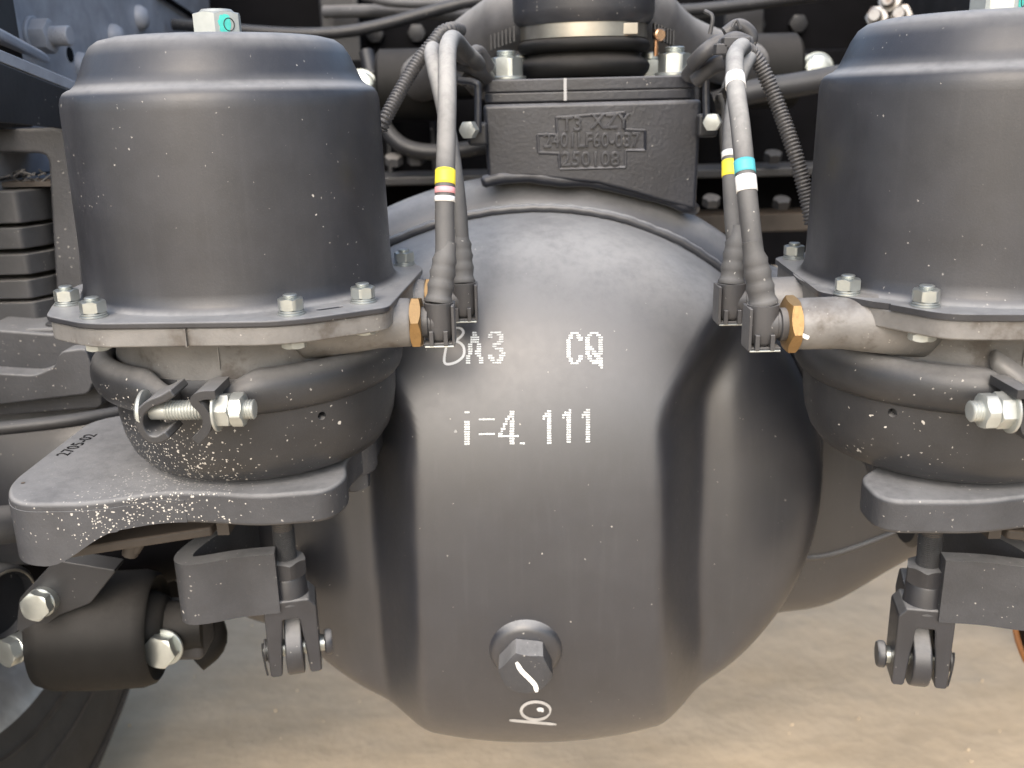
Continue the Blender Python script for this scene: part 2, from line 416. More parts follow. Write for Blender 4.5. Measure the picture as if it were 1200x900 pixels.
# banjo ring plus tubes, lofted along x
bm = B(); st = []
N = 64
def hs_(x):
    u = x-BX; a = abs(u)
    el_ = .264 if u > 0 else .281
    c = .2475*math.sqrt(max(0, 1-(a/el_)**2)) if a < el_ else 0
    tb = .090+.066*math.exp(-((a-.250)/.080)**2)
    k = 40.
    return math.log(math.exp(k*c)+math.exp(k*tb))/k if True else 0
xs = [BX-.60+1.2*i/120 for i in range(121)]
rings = []
for x in xs:
    a_ = abs(x-BX); hz = hs_(x); hz = min(hz, .2485)
    hy = .060+.028*sm(.26, .40, a_); ring = []; ex = 3.0-.8*sm(.27, .36, a_)
    for k in range(N):
        t = 2*math.pi*k/N; c, s = math.cos(t), math.sin(t)
        yy = hy*math.copysign(abs(c)**(2/ex), c); zz = hz*math.copysign(abs(s)**(2/ex), s)
        ring.append(bm.verts.new((x, BY+.0645+zz*TILT*sm(.35, .2, a_)+yy, CZ+BZ+zz)))
    rings.append(ring)
for a_, b_ in zip(rings, rings[1:]):
    for k in range(N): bm.faces.new((a_[k], a_[(k+1) % N], b_[(k+1) % N], b_[k]))
bm.faces.new(rings[0]); bm.faces.new(rings[-1][::-1])
obj('banjo_housing', bm, M['bowl'], axle, ang=180)
# seam along the tubes
for sgn in (1, -1):
    bm = B(); P = []
    for k in range(30):
        a_ = .222+.26*k/29; x = BX+sgn*a_
        hyy = .060+.028*sm(.26, .40, a_); zz = -.085+.062*sm(.24, .40, a_)
        ex = 3.0-.8*sm(.27, .36, a_)
        s_ = min(.999, (abs(zz)/min(hs_(x), .2485)))**(ex/2); c_ = math.sqrt(1-s_*s_)
        P.append(Vector((x, BY+.0645-hyy*c_**(2/ex)+zz*TILT*sm(.35, .2, a_), CZ+BZ+zz)))
    tube(bm, P, .0028, 10); obj('weld_seam', bm, M['bowl'], axle, ang=180)
# drain plug
pc = hit(614, 768); nrm = Vector((-.02, -1, -.16)).normalized()
bm = B(); lathe(bm, [(0, -.02), (.0290, -.02), (.0280, -.002), (.0255, .003), (.0215, .006), (0, .006)], frame(hit(616, 763)+Vector((0, .0015, 0)), nrm), 48)
obj('plug_boss', bm, M['bowl'], axle, ang=50)
bm = B(); fp = frame(hit(616, 766)+nrm*.005, nrm); hexn(bm, .0345, .0165, fp, rot=R(8), ch=.3)
plug = obj('drain_plug', bm, M['cast'], axle, ang=25)
def stroke(pts, wd, name, mt, parent, fn, n=8, **k):
    P = spline([Vector((x, y, 0)) for x, y in pts], n); bm = B(); L = []; 
    for i in range(len(P)):
        t = (P[min(i+1, len(P)-1)]-P[max(i-1, 0)]).normalized(); nn = Vector((-t.y, t.x, 0))
        ww = wd/2*(1 if callable(wd) is False else 1)
        q = i/(len(P)-1); ww *= min(1, .55+4*q, .55+4*(1-q))
        L.append([bm.verts.new(fn(*(P[i]+nn*ww*s)[:2])) for s in (-1, 0, 1)])
    for a_, b_ in zip(L, L[1:]):
        for s in (0, 1): bm.faces.new((a_[s], a_[s+1], b_[s+1], b_[s]))
    return obj(name, bm, mt, parent, ang=180, **k)
fpo = fp @ Vector((0, 0, .0165+.0004))
def onplug(px, py):
    r = ray(px, py); o = Vector((0, 0, CZ)); t = (fpo-o).dot(nrm)/r.dot(nrm); return o+r*t
pcx = onplug(616, 786)
stroke([(605, 776), (611, 786), (620, 795), (627, 803), (629, 811)], 5.6, 'paint_mark', M['pen'], plug, onplug)
stroke([(616+15*math.cos(t*.628+.3)*1.15+12, 833+10.5*math.sin(t*.628+.3)) for t in range(11)], 3.4, 'chalk_mark', M['chalk'], axle, hit, 6)
stroke([(630, 833), (632, 831.5), (635, 832), (634, 834)], 5, 'chalk_mark', M['ink2'], axle, hit, 4)
stroke([(597, 844), (620, 846), (652, 849)], 3.4, 'chalk_mark', M['chalk'], axle, hit, 8)
# dot matrix print
G = {
'A': ["...##....", "...##....", "..####...", "..####...", "..####...", ".##..##..", ".##..##..", ".##..##..", ".##.###..", ".######..", "##...##..", "##....##.", "##....##.", "##....##."],
'3': [".#####...", "##..###..", "##...##..", ".....##..", "....###..", "..####...", "..###....", "...####..", ".....##..", "......##.", "##...###.", "###..##..", ".##.###..", "..####..."],
'C': ["..####...", ".##..##..", ".##..###.", "##....##.", "##.......", "##.......", "##.......", "##.......", "##.......", "##.......", "##....##.", ".##...##.", ".##..##..", "..####..."],
'Q': ["..####...", ".##..##..", "##....##.", "##....##.", "##....##.", "##....##.", "###...##.", "####..##.", "##.##.##.", "##.#####.", ".##.###..", ".##..###.", "..######.", "...#####.", "......##.", ".......#."],
'i': ["##", "..", "..", "..", "##", "##", "##", "##", "##", "##", "##", "##", "##", "##"],
'=': [".........", ".........", ".........", "########.", ".........", ".........", ".........", ".........", ".........", "########.", ".........", ".........", ".........", "........."],
'4': [".....##..", ".....##..", "....###..", "...####..", "...#.##..", "..##.##..", "..#..##..", ".##..##..", ".#...##..", "##...##..", "#########", ".....##..", ".....##..", ".....##.."],
'.': ["..", "..", "..", "..", "..", "..", "..", "..", "..", "..", "..", "..", "..", "##"],
'1': ["..##", ".###", "####", "#.##", "..##", "..##", "..##", "..##", "..##", "..##", "..##", "..##", "..##", "..##"],
}
def printed(chars, name='printed_code'):
    bm = B()
    for ch, x0, x1, y0, y1, sk in chars:
        rows = G[ch]; nr = 14; nc = len(rows[0]); dx = (x1-x0)/nc; dy = (y1-y0)/nr
        for r_, row in enumerate(rows):
            for c_, q in enumerate(row):
                if q != '#' or random.random() < .010: continue
                jx = random.uniform(-.18, .18); xx = x0+(c_+.5)*dx+jx-(r_-7)*sk; yy = y0+(r_+.5)*dy+random.uniform(-.1, .1)-(xx-600)*.012
                a_, b_ = (dx*.46+.1)*random.uniform(.82, 1.05), dy*random.uniform(.27, .40)
                bm.faces.new([bm.verts.new(hit(xx+s*a_, yy+t*b_)) for s, t in ((-1, -1), (-1, 1), (1, 1), (1, -1))])
    return obj(name, bm, M['ink'], axle, ang=180, kind='stuff')
printed([('A', 546, 569, 388, 426, .0), ('3', 572, 595, 388, 426, .0), ('C', 664, 685, 390, 428, 0), ('Q', 686, 709, 390, 428, 0)])
printed([('i', 544, 550.5, 481, 521, 0), ('=', 561, 582, 481, 521, 0), ('4', 584, 608, 481, 521, 0), ('.', 609, 615, 481, 521, 0), ('1', 636, 646, 481, 521, 0), ('1', 659, 669, 480, 520, 0), ('1', 681.5, 691.5, 480, 520, 0)])
stroke([(525, 385), (523, 405), (521, 425), (533, 425), (543, 417), (543, 406), (535, 400), (525, 401), (537, 397), (543, 390), (540, 385), (533, 384)], 3.0, 'printed_letter', M['ink2'], axle, hit, 6)
stroke([(533, 504), (535, 506), (532, 506)], 1.8, 'chalk_mark', M['chalk'], axle, hit, 4)

# ------------------------------------------------------------------ cast block on the axle with its stamped panel
Yb = .775; KB = .775/.722
blk = thing('torque_rod_seat', 'black cast block welded on the axle, raised part number on its face', 'casting', (.063, .76, CZ-.07))
bm = B()
bl = [(-.0175, CZ-.001), (.1445, CZ-.001), (.1465, CZ-.10), (-.0165, CZ-.085)]
def fb(bm, pts, y0, y1, r=0, n=4):
    """front view polygon (x,z) extruded in y"""
    MM = Matrix(((1, 0, 0, 0), (0, 0, 1, 0), (0, 1, 0, 0), (0, 0, 0, 1)))
    prism(bm, roundpoly(pts, r, n) if r else pts, y0, y1, MM)
arc = [(572, 216), (590, 210), (620, 208), (660, 212), (700, 216), (740, 226), (780, 238), (816, 247)]
fb(bm, [(-.0165*KB, CZ-.001)]+[(at(a_, b_, Yb).x, at(a_, b_, Yb).z) for a_, b_ in arc]+[(.145*KB, CZ-.001)], Yb, Yb+.10)
obj('block', bm, M['block'], blk, bev=.0035, bseg=4)
# raised border of the stamped panel, and the lettering
def fpt(px, py, d=0.0): return at(px, py, Yb-d)
bm = B()
bord = [(652, 138), (732, 132), (732, 152), (756, 153), (756, 176), (733, 176), (733, 196), (656, 198), (655, 180), (631, 179), (630, 158), (653, 158)]
for i in range(len(bord)):
    a_, b_ = bord[i], bord[(i+1) % len(bord)]
    tube(bm, [fpt(*a_), fpt(*b_)], .0013, 6)
obj('panel_border', bm, M['block'], blk, ang=60)
def text(name, s, size, ext, mt, parent, Mx, bev=0, sx=1):
    cu = bpy.data.curves.new(name, 'FONT'); cu.body = s; cu.size = size; cu.extrude = ext; cu.bevel_depth = bev; cu.resolution_u = 3
    cu.align_x = 'CENTER'; cu.align_y = 'CENTER'; cu.space_character = 1.05; cu.offset = 0
    o = bpy.data.objects.new('t', cu); COL.objects.link(o)
    bpy.context.view_layer.update(); me = bpy.data.meshes.new_from_object(o.evaluated_get(bpy.context.evaluated_depsgraph_get()))
    bpy.data.objects.remove(o)
    bm = B(); bm.from_mesh(me); bm.transform(Mx @ Matrix.Diagonal((sx, 1, 1, 1))); bpy.data.meshes.remove(me)
    return obj(name, bm, mt, parent, ang=40)
FR = Matrix(((1, 0, 0, 0), (0, 0, -1, 0), (0, 1, 0, 0), (0, 0, 0, 1)))   # text x->x, y->z, facing -y
for s, px, py, sz in (('T3', 670, 146, .0158), ('XZY', 715, 143, .0158), ('2401LF60-037', 693, 165, .0158), ('250108', 692, 187, .0158)):
    text('raised_lettering', s, sz, .0018, M['block'], blk, T(at(px, py, Yb-.0004)) @ Matrix.Rotation(R(1), 4, 'Y') @ FR, bev=.0003, sx=.80 if len(s) > 8 else .95)
# weld bead between block and axle
bm = B(); P = []; rad = []
wp = [(564, 212, .774), (590, 206, .775), (620, 205, .776), (660, 209, .777), (700, 212, .778), (740, 221, .778), (780, 232, .778), (806, 240, .778), (816, 245, .788)]
sp = spline([at(a_, b_, c_) for a_, b_, c_ in wp], 8)
for i, p in enumerate(sp): P.append(p+Vector((0, .0045, -.0015+.0010*mn.noise(p*80)))); rad.append(.0056+.0012*mn.noise(p*60)*1.4)
rad[0] = rad[-1] = .003
tube(bm, P, rad, 12); obj('weld_bead', bm, M['block'], blk, ang=180)
# two clamp plates and big bolts
for z0, z1, ins, nm in ((CZ+.0000, CZ+.0075, .0015, 'shim_plate'), (CZ+.0078, CZ+.0175, .0005, 'flange_plate')):
    bm = B(); prism(bm, roundpoly([(-.0165*KB+ins, Yb+.001+ins), (.142*KB-ins, Yb+.001+ins), (.142*KB-ins, Yb+.10), (-.0165*KB+ins, Yb+.10)], .008), z0, z1)
    obj(nm, bm, M['block'], blk, bev=.0012)
bm = B(); box(bm, (.0475, Yb+.0010, CZ+.009), (.0024, .0012, .017)); obj('paint_drip', bm, M['chalk'], blk)
for px, yy in ((594, Yb+.022), (790, Yb+.022)):
    c = at(px, 90, yy); b0 = B(); Mx = T(c.x, c.y, CZ+.0175)
    lathe(b0, disc(.0155, 0, .0028, .0006), Mx, 40); hexn(b0, .0235, .0145, Mx @ T(0, 0, .0028), rot=R(14))
    rod(b0, .0078, .017, .0225, Mx, pitch=.0018)
    obj('clamp_bolt', b0, M['zinc'], blk, ang=30)
    b0 = B(); Mx = T(c.x+(.012 if px < 700 else -.012), c.y+.05, CZ+.0175); hexn(b0, .0235, .0145, Mx); rod(b0, .0078, .0145, .021, Mx); obj('clamp_bolt', b0, M['zinc'], blk, ang=30)

# ------------------------------------------------------------------ ball joint and V rod
vr = thing('v_torque_rod', 'dusty black V shaped torque rod with rubber boot and steel band', 'torque rod', (.063, .78, CZ+.018))
bc = Vector((.0665, Yb+.058, CZ))
bm = B(); lathe(bm, [(0, .0176), (.044, .0176), (.0515, .0195), (.0545, .0235), (.0555, .0275), (.053, .0315), (.047, .035), (.046, .0375), (.0525, .0385), (.0555, .042), (.0545, .046), (.051, .0485), (.048, .049), (0, .049)], T(bc), 72)
obj('rubber_boot', bm, M['rubber'], vr, ang=60)
bm = B(); lathe(bm, [(.048, .0485), (.0525, .0485), (.0525, .0592), (.0518, .0592), (.048, .0592)], T(bc), 72); obj('band_clamp', bm, M['clamp'], vr)
bm = B(); box(bm, (bc.x+.031, bc.y-.0435, CZ+.0538), (.017, .0016, .0085), T(0, 0, 0)); obj('band_clamp', bm, M['clamp'], vr, bev=.0004)
bm = B(); lathe(bm, disc(.0048, 0, .005, .001), frame(at(771, 41, .79), (.4, -1, 0)), 20); lathe(bm, disc(.002, -.01, .01), frame(at(769, 50, .792), (0, .1, -1)), 10); obj('band_screw', bm, M['copper'], vr)
bm = B(); lathe(bm, [(.046, .0592), (.0535, .0592), (.0575, .064), (.0585, .070), (.0585, .10), (.054, .112), (.0, .114)], T(bc), 72); obj('ball_housing', bm, M['cup'], vr, ang=40)
for nm, tgt in (('left', at(487, 100, 1.13)), ('right', at(888, 84, 1.10))):
    bm = B(); s_ = -1 if nm == 'left' else 1
    P = spline([bc+Vector((s_*.01, .01, .078)), bc+Vector((s_*.055, .04, .072)), bc+Vector((s_*.105, .12, .050)), Vector(tgt)+Vector((0, 0, .002))], 8)
    tube(bm, P, [.030]*4+[.0275]*6+[.025]*(len(P)-10), 28); obj('rod_arm', bm, M['arm'], vr, ang=60)
    bm = B()
    for k in range(7):
        q = bc+Vector((s_*(.058+.0032*k), -.006+k*.004, .054-.0008*k)); box(bm, q, (.0014, .012, .012))
    obj('cooling_rib', bm, M['dark'], vr, kind='stuff')
    # eye with bushing
    ax = Vector((1, 0, 0)); e0 = Vector(tgt)
    bm = B(); lathe(bm, [(0, -.042), (.036, -.042), (.040, -.038), (.040, .038), (.036, .042), (0, .042)], frame(e0, ax), 44); eye = obj('rod_eye', bm, M['rubber'], vr, ang=40)
    bm = B(); lathe(bm, disc(.017, -.066, .066, .002), frame(e0, ax), 30); obj('eye_bushing', bm, M['rubber'], eye)
    bm = B()
    box(bm, e0+Vector((s_*.058, 0, 0)), (.03, .03, .034)); obj('eye_block', bm, M['dark'], eye, bev=.003)
    bm = B(); ff = frame(e0+Vector((s_*.060, -.015, 0)), (0, -1, .05)); lathe(bm, disc(.0185, 0, .003), ff, 36); hexn(bm, .026, .014, ff @ T(0, 0, .003)); lathe(bm, disc(.0165, .003, .010, .002), ff, 30)
    obj('eye_bolt', bm, M['zinc'], eye, ang=30)

# ------------------------------------------------------------------ spring brake chambers
CL = Vector((-.1727, .6082, 0)); CR = Vector((.2825, .5752, 0))
nutmesh = {}
def chamber(m, C, poly, bolts, label, offc):
    def Lp(x, y, z): return Vector((C.x+m*x, C.y+y, CZ+z))
    def Lpx(px, py, Y): p = at(px, py, Y); return Lp(p.x-CL.x+(0 if m > 0 else .015), p.y-CL.y, p.z-CZ)
    MX = T(C.x, C.y, CZ) @ Matrix.Diagonal((m, 1, 1, 1))
    t = thing('brake_chamber', label, 'brake chamber', (C.x, C.y, CZ-.222), 'spring brake chambers either side of the axle cover')
    bm = B(); lathe(bm, [(0, .0412), (.052, .0412), (.063, .0408), (.0695, .0392), (.0740, .0360), (.0778, .0300), (.0817, .0210), (.0842, .0156), (.0868, .0132), (.0892, .0122), (.0915, .0108), (.0932, .0082), (.0941, .0045), (.0943, 0), (.0946, -.03), (.0953, -.08), (.0958, -.098), (.0966, -.1035), (.0985, -.107), (.1015, -.1086), (.103, -.1089), (.103, -.110), (0, -.110)], MX, 128)
    obj('spring_cup', bm, M['cup'], t, ang=60)
    pl = roundpoly(poly, .012, 5)
    bm = B(); prism(bm, pl, -.1118, -.1084, MX); fl = obj('cup_flange', bm, M['cup'], t, bev=0)
    cb = []
    q = B(); prism(q, roundpoly([(.066, -.094), (.079, -.0855), (.0765, -.0820), (.0635, -.0905)], .002), -.118, -.105, MX if m > 0 else MX @ Matrix.Rotation(R(9), 4, 'Z')); cb.append(q)
    cut(fl, cb)
    b_ = fl.modifiers.new('edge', 'BEVEL'); b_.width = .0007; b_.segments = 2; b_.limit_method = 'ANGLE'
    bm = B(); prism(bm, [(x*.985, y*.985) for x, y in pl], -.1225, -.1119, MX); obj('body_flange', bm, M['alu'], t, bev=.0012)
    bm = B(); lathe(bm, [(0, -.1215), (.093, -.1215), (.0865, -.126), (.0835, -.131), (.0825, -.140), (.084, -.150), (.084, -.158), (0, -.158)], MX, 96); obj('chamber_body', bm, M['alu'], t, ang=60)
    # casting rib marks
    bm = B(); box(bm, (-.002, -.1155 if m > 0 else -.112, -.117), (.0008, .002, .010), MX); obj('mould_line', bm, M['alu'], t)
    bm = B(); box(bm, (.004, -.0832, -.135), (.0008, .0012, .018), MX); obj('mould_line', bm, M['alu'], t)
    # ports
    for yy, zz, xe in (((-.056, -.1250, .1132), (.013, -.1260, .1165)) if m > 0 else ((-.056, -.1238, .1205), (.013, -.1245, .1215))):
        bm = B(); ff = frame(Lp(0, yy, zz), (m, 0, 0)); lathe(bm, [(0, .02), (.021, .05), (.0165, .085), (.0150, .095), (.0146, xe-.0015), (.0138, xe), (0, xe)], ff, 40); pt = obj('air_port', bm, M['alu'], t, ang=50)
        bm = B(); hexn(bm, .0285, .0066, frame(Lp(xe, yy, zz), (m, 0, 0)), both=True, rot=R(10), ch=.25); obj('brass_nut', bm, M['brass'], pt, ang=30)
    # tiny raised cast characters near the port
    bm = B()
    for i in range(5):
        for j in range(2):
            if m > 0: a0 = Vector(pl[0][:2]+(0,))
            bx = .0865+i*.0028; by = -.0955+i*.0020 if m > 0 else -.0665+i*.0050
            lathe(bm, [(.0004, 0), (.0011, 0), (.0011, .0007), (.0004, .0007)], frame(Lp(bx, by, -.1148-.0035*j), (m*.6, -.8, 0)), 8)
    obj('cast_characters', bm, M['alu'], t, kind='stuff')
    if m < 0:
        p0 = Lp(.096, -.0575, -.1380); stroke_pts = [at(934, 391, .5055), at(940, 393, .5053), at(947, 396, .5053)]
        bm = B(); tube(bm, spline(stroke_pts, 6), .0013, 8); obj('paint_mark', bm, M['pen'], t)
    # clamp ring, a rounded band with a gap at the front
    sec = [(math.cos(a)*1.0, math.sin(a)*1.0) for a in [2*math.pi*k/20 for k in range(20)]]
    sec = [(a*.0105 if a > 0 else a*.006, b*.0138) for a, b in sec]
    bm = B(); a0, a1 = R(-88), R(-88+346); rings = []
    nst = 120; gapc = R(-95)
    for i in range(nst+1):
        f = i/nst; an = a0+(a1-a0)*f
        dd = min(f, 1-f)*346; k = sm(0, 16, dd); r0 = .0895+(1-k)*.0045
        ring = []
        for a, b in sec:
            rr = r0+a*(.55+.45*k); zz = -.1570-(1-k)*.0035+b*(.62+.38*k)
            ring.append(bm.verts.new(Lp(rr*math.cos(an), rr*math.sin(an), zz)))
        rings.append(ring)
    for a, b in zip(rings, rings[1:]):
        for k in range(20): bm.faces.new((a[k], a[(k+1) % 20], b[(k+1) % 20], b[k]))
    bm.faces.new(rings[0]); bm.faces.new(rings[-1][::-1])
    ring_o = obj('clamp_ring', bm, M['can'], t, ang=70)
    # channel shaped lugs
    def lug(pts, y0, y1):
        bm = B(); P = [Lpx(a, b, .497) for a, b in pts]; P = spline([Vector((p.x, p.z, 0)) for p in P], 5)
        strip(bm, [(p.x, p.y) for p in P], .0048, C.y+y0, C.y+y1); obj('clamp_lug', bm, M['can'], ring_o, bev=.0011, ang=60)
    lug([(212, 452), (200, 459), (184, 466), (174, 477), (174, 491), (183, 504), (195, 506), (206, 500)], -.1245, -.101)
    lug([(260, 455), (244, 456), (236, 462), (244, 471), (250, 481), (250, 492), (245, 500), (237, 508)], -.1240, -.096)
    # clamp bolt
    p0 = Lpx(176, 481, .495); ax = Vector((m, 0, -.012)); ff = frame(p0, ax)
    pxm = .000462
    bm = B(); lathe(bm, [(0, -.0035), (.009, -.0035), (.0115, -.0018), (.0118, .0), (0, .0)], ff @ T(-.0*1, 0, -.002), 36); rod(bm, .0052, 0, .010, ff); rod(bm, .0056, .009, .058, ff, pitch=.00165, seg=32)
    obj('clamp_bolt', bm, M['zincw'], ring_o, ang=40)
    bm = B(); f2 = ff @ T(0, 0, .0365); lathe(bm, disc(.0122, 0, .0016, .0004), f2, 36); hexn(bm, .0172, .0075, f2 @ T(0, 0, .0012), rot=R(12)); f3 = f2 @ T(0, 0, .0088); hexn(bm, .0172, .0070, f3, both=True, rot=R(-6)); obj('lock_nut', bm, M['zincw'], ring_o, ang=30)
    # service can
    oc = .0035 if m > 0 else .002
    bm = B(); lathe(bm, [(0, -.150), (.086, -.150), (.0905, -.163), (.0905, -.172), (.0900, -.184), (.0880, -.197), (.0845, -.207), (.0785, -.2150), (.0700, -.2190), (.060, -.2205), (0, -.2205)], T(C.x+m*oc, C.y, CZ) @ Matrix.Diagonal((m, 1, 1, 1)), 128)
    can = obj('service_can', bm, M['can'], t, ang=60)
    hp = at(385, 491, .53)-CL if m > 0 else at(1033, 491, .50)-CR
    ph = Vector((C.x+hp.x, C.y+hp.y, hp.z)); q = B(); dv = Vector((ph.x-C.x, ph.y-C.y, 0)).normalized()
    lathe(q, disc(.0026, -.02, .03), frame(ph, dv), 24); cut(can, [q])
    # nuts
    for (x, y) in bolts:
        key = 'n'
        nb = B(); rt = R(random.uniform(0, 60)); Mx = T(Lp(x, y, -.1084))
        lathe(nb, disc(.0076, 0, .0012, .0002), Mx, 28); lathe(nb, disc(.0069, .0013, .0024, .0002), Mx, 28); hexn(nb, .0128, .0066, Mx @ T(0, 0, .0025), rot=rt, both=True); rod(nb, .0039, .009, .0112, Mx, pitch=.0009, seg=20)
        fn = obj('flange_nut', nb, M['zinc'], t, ang=30)
        nb = B(); hexn(nb, .0128, .0044, T(Lp(x, y, -.1270)), rot=rt+.4, both=True); rod(nb, .004, -.012, -.005, T(Lp(x, y, -.1084)) @ T(0, 0, -.004)); obj('bolt_head', nb, M['zincw'], fn, ang=30)
    # release nut on top
    nb = B(); Mx = T(Lp(0, 0, .0405)); lathe(nb, disc(.0125, 0, .0012, .0003), Mx, 40); hexn(nb, .0262, .0140, Mx @ T(0, 0, .0012), both=True, rot=R(20) if m > 0 else R(15), ch=.25); rod(nb, .0105, .014, .0172, Mx, pitch=None, seg=36)
    rn = obj('release_nut', nb, M['zincw'], t, ang=28)
    # inspection paint on the facet that faces the camera's right
    ang = R(-50) if m > 0 else R(-45)
    ff = frame(Lp(0, 0, .0485)+Vector((math.cos(ang), math.sin(ang), 0))*.01315, (math.cos(ang), math.sin(ang), 0))
    bm = B(); pts = []
    for k in range(24):
        a = 2*math.pi*k/24; rr = .0046*(1+.3*mn.noise(Vector((math.cos(a)*2, math.sin(a)*2, m))))
        pts.append((rr*math.cos(a)*.85-.0014, rr*math.sin(a)*1.25))
    prism(bm, pts, 0, .0002, ff); obj('inspection_paint', bm, M['teal'], rn)
    bm = B(); P = [ff @ Vector((.0033*math.cos(a)+.0012, .0036*math.sin(a), .0003)) for a in [2*math.pi*k/24 for k in range(24)]]; tube(bm, P, .00028, 6, close=True); obj('ink_ring', bm, M['blackink'] if m > 0 else M['blackink'], rn)
    return t

polyL = [(-.100, -.055), (-.088, -.090, .006), (-.0560, -.1135), (.0540, -.1190, .02), (.1045, -.0880, .006), (.1135, .038, .008), (.098, .082), (.06, .113), (-.06, .113), (-.10, .075), (-.1125, 0)]
polyR = [(-.104, -.062), (-.070, -.105), (-.02, -.1185), (.0600, -.1085), (.1045, -.0430, .006), (.0970, .0800, .008), (.055, .112), (-.06, .113), (-.10, .075), (-.1125, 0)]
boltL = [(-.089, -.0594), (-.0582, -.0960), (.0526, -.1015), (.088, -.073), (.0985, .056), (-.088, .063), (.0, .106)]
boltR = [(-.0970, -.0394), (-.07, -.083), (.0622, -.0865), (.0915, -.0513), (.0845, .0753), (-.088, .063), (.0, .106)]
chamber(1, CL, polyL, boltL, 'left black brake chamber with teal marked release nut and splashed lower can', .006)
rch = chamber(-1, CR, polyR, boltR, 'right black brake chamber with a bent metal tag at its clamp', .004)
# bent tag on the right chamber
bm = B(); P = spline([at(1160, 418, .492), at(1172, 426, .487), at(1188, 437, .483), at(1206, 452, .48)], 6)
for i, p in enumerate(P): pass
L = [[bm.verts.new(p+Vector((s*wd*.25, s*wd*.35, s*wd))) for s in (-1, 1)] for p, wd in zip(P, [.001, .003, .0045]+[.0052]*(len(P)-3))]
for a_, b_ in zip(L, L[1:]): bm.faces.new((a_[0], a_[1], b_[1], b_[0]))
tg = obj('metal_tag', bm, M['alu'], rch, ang=180); sd_ = tg.modifiers.new('thick', 'SOLIDIFY'); sd_.thickness = .0007

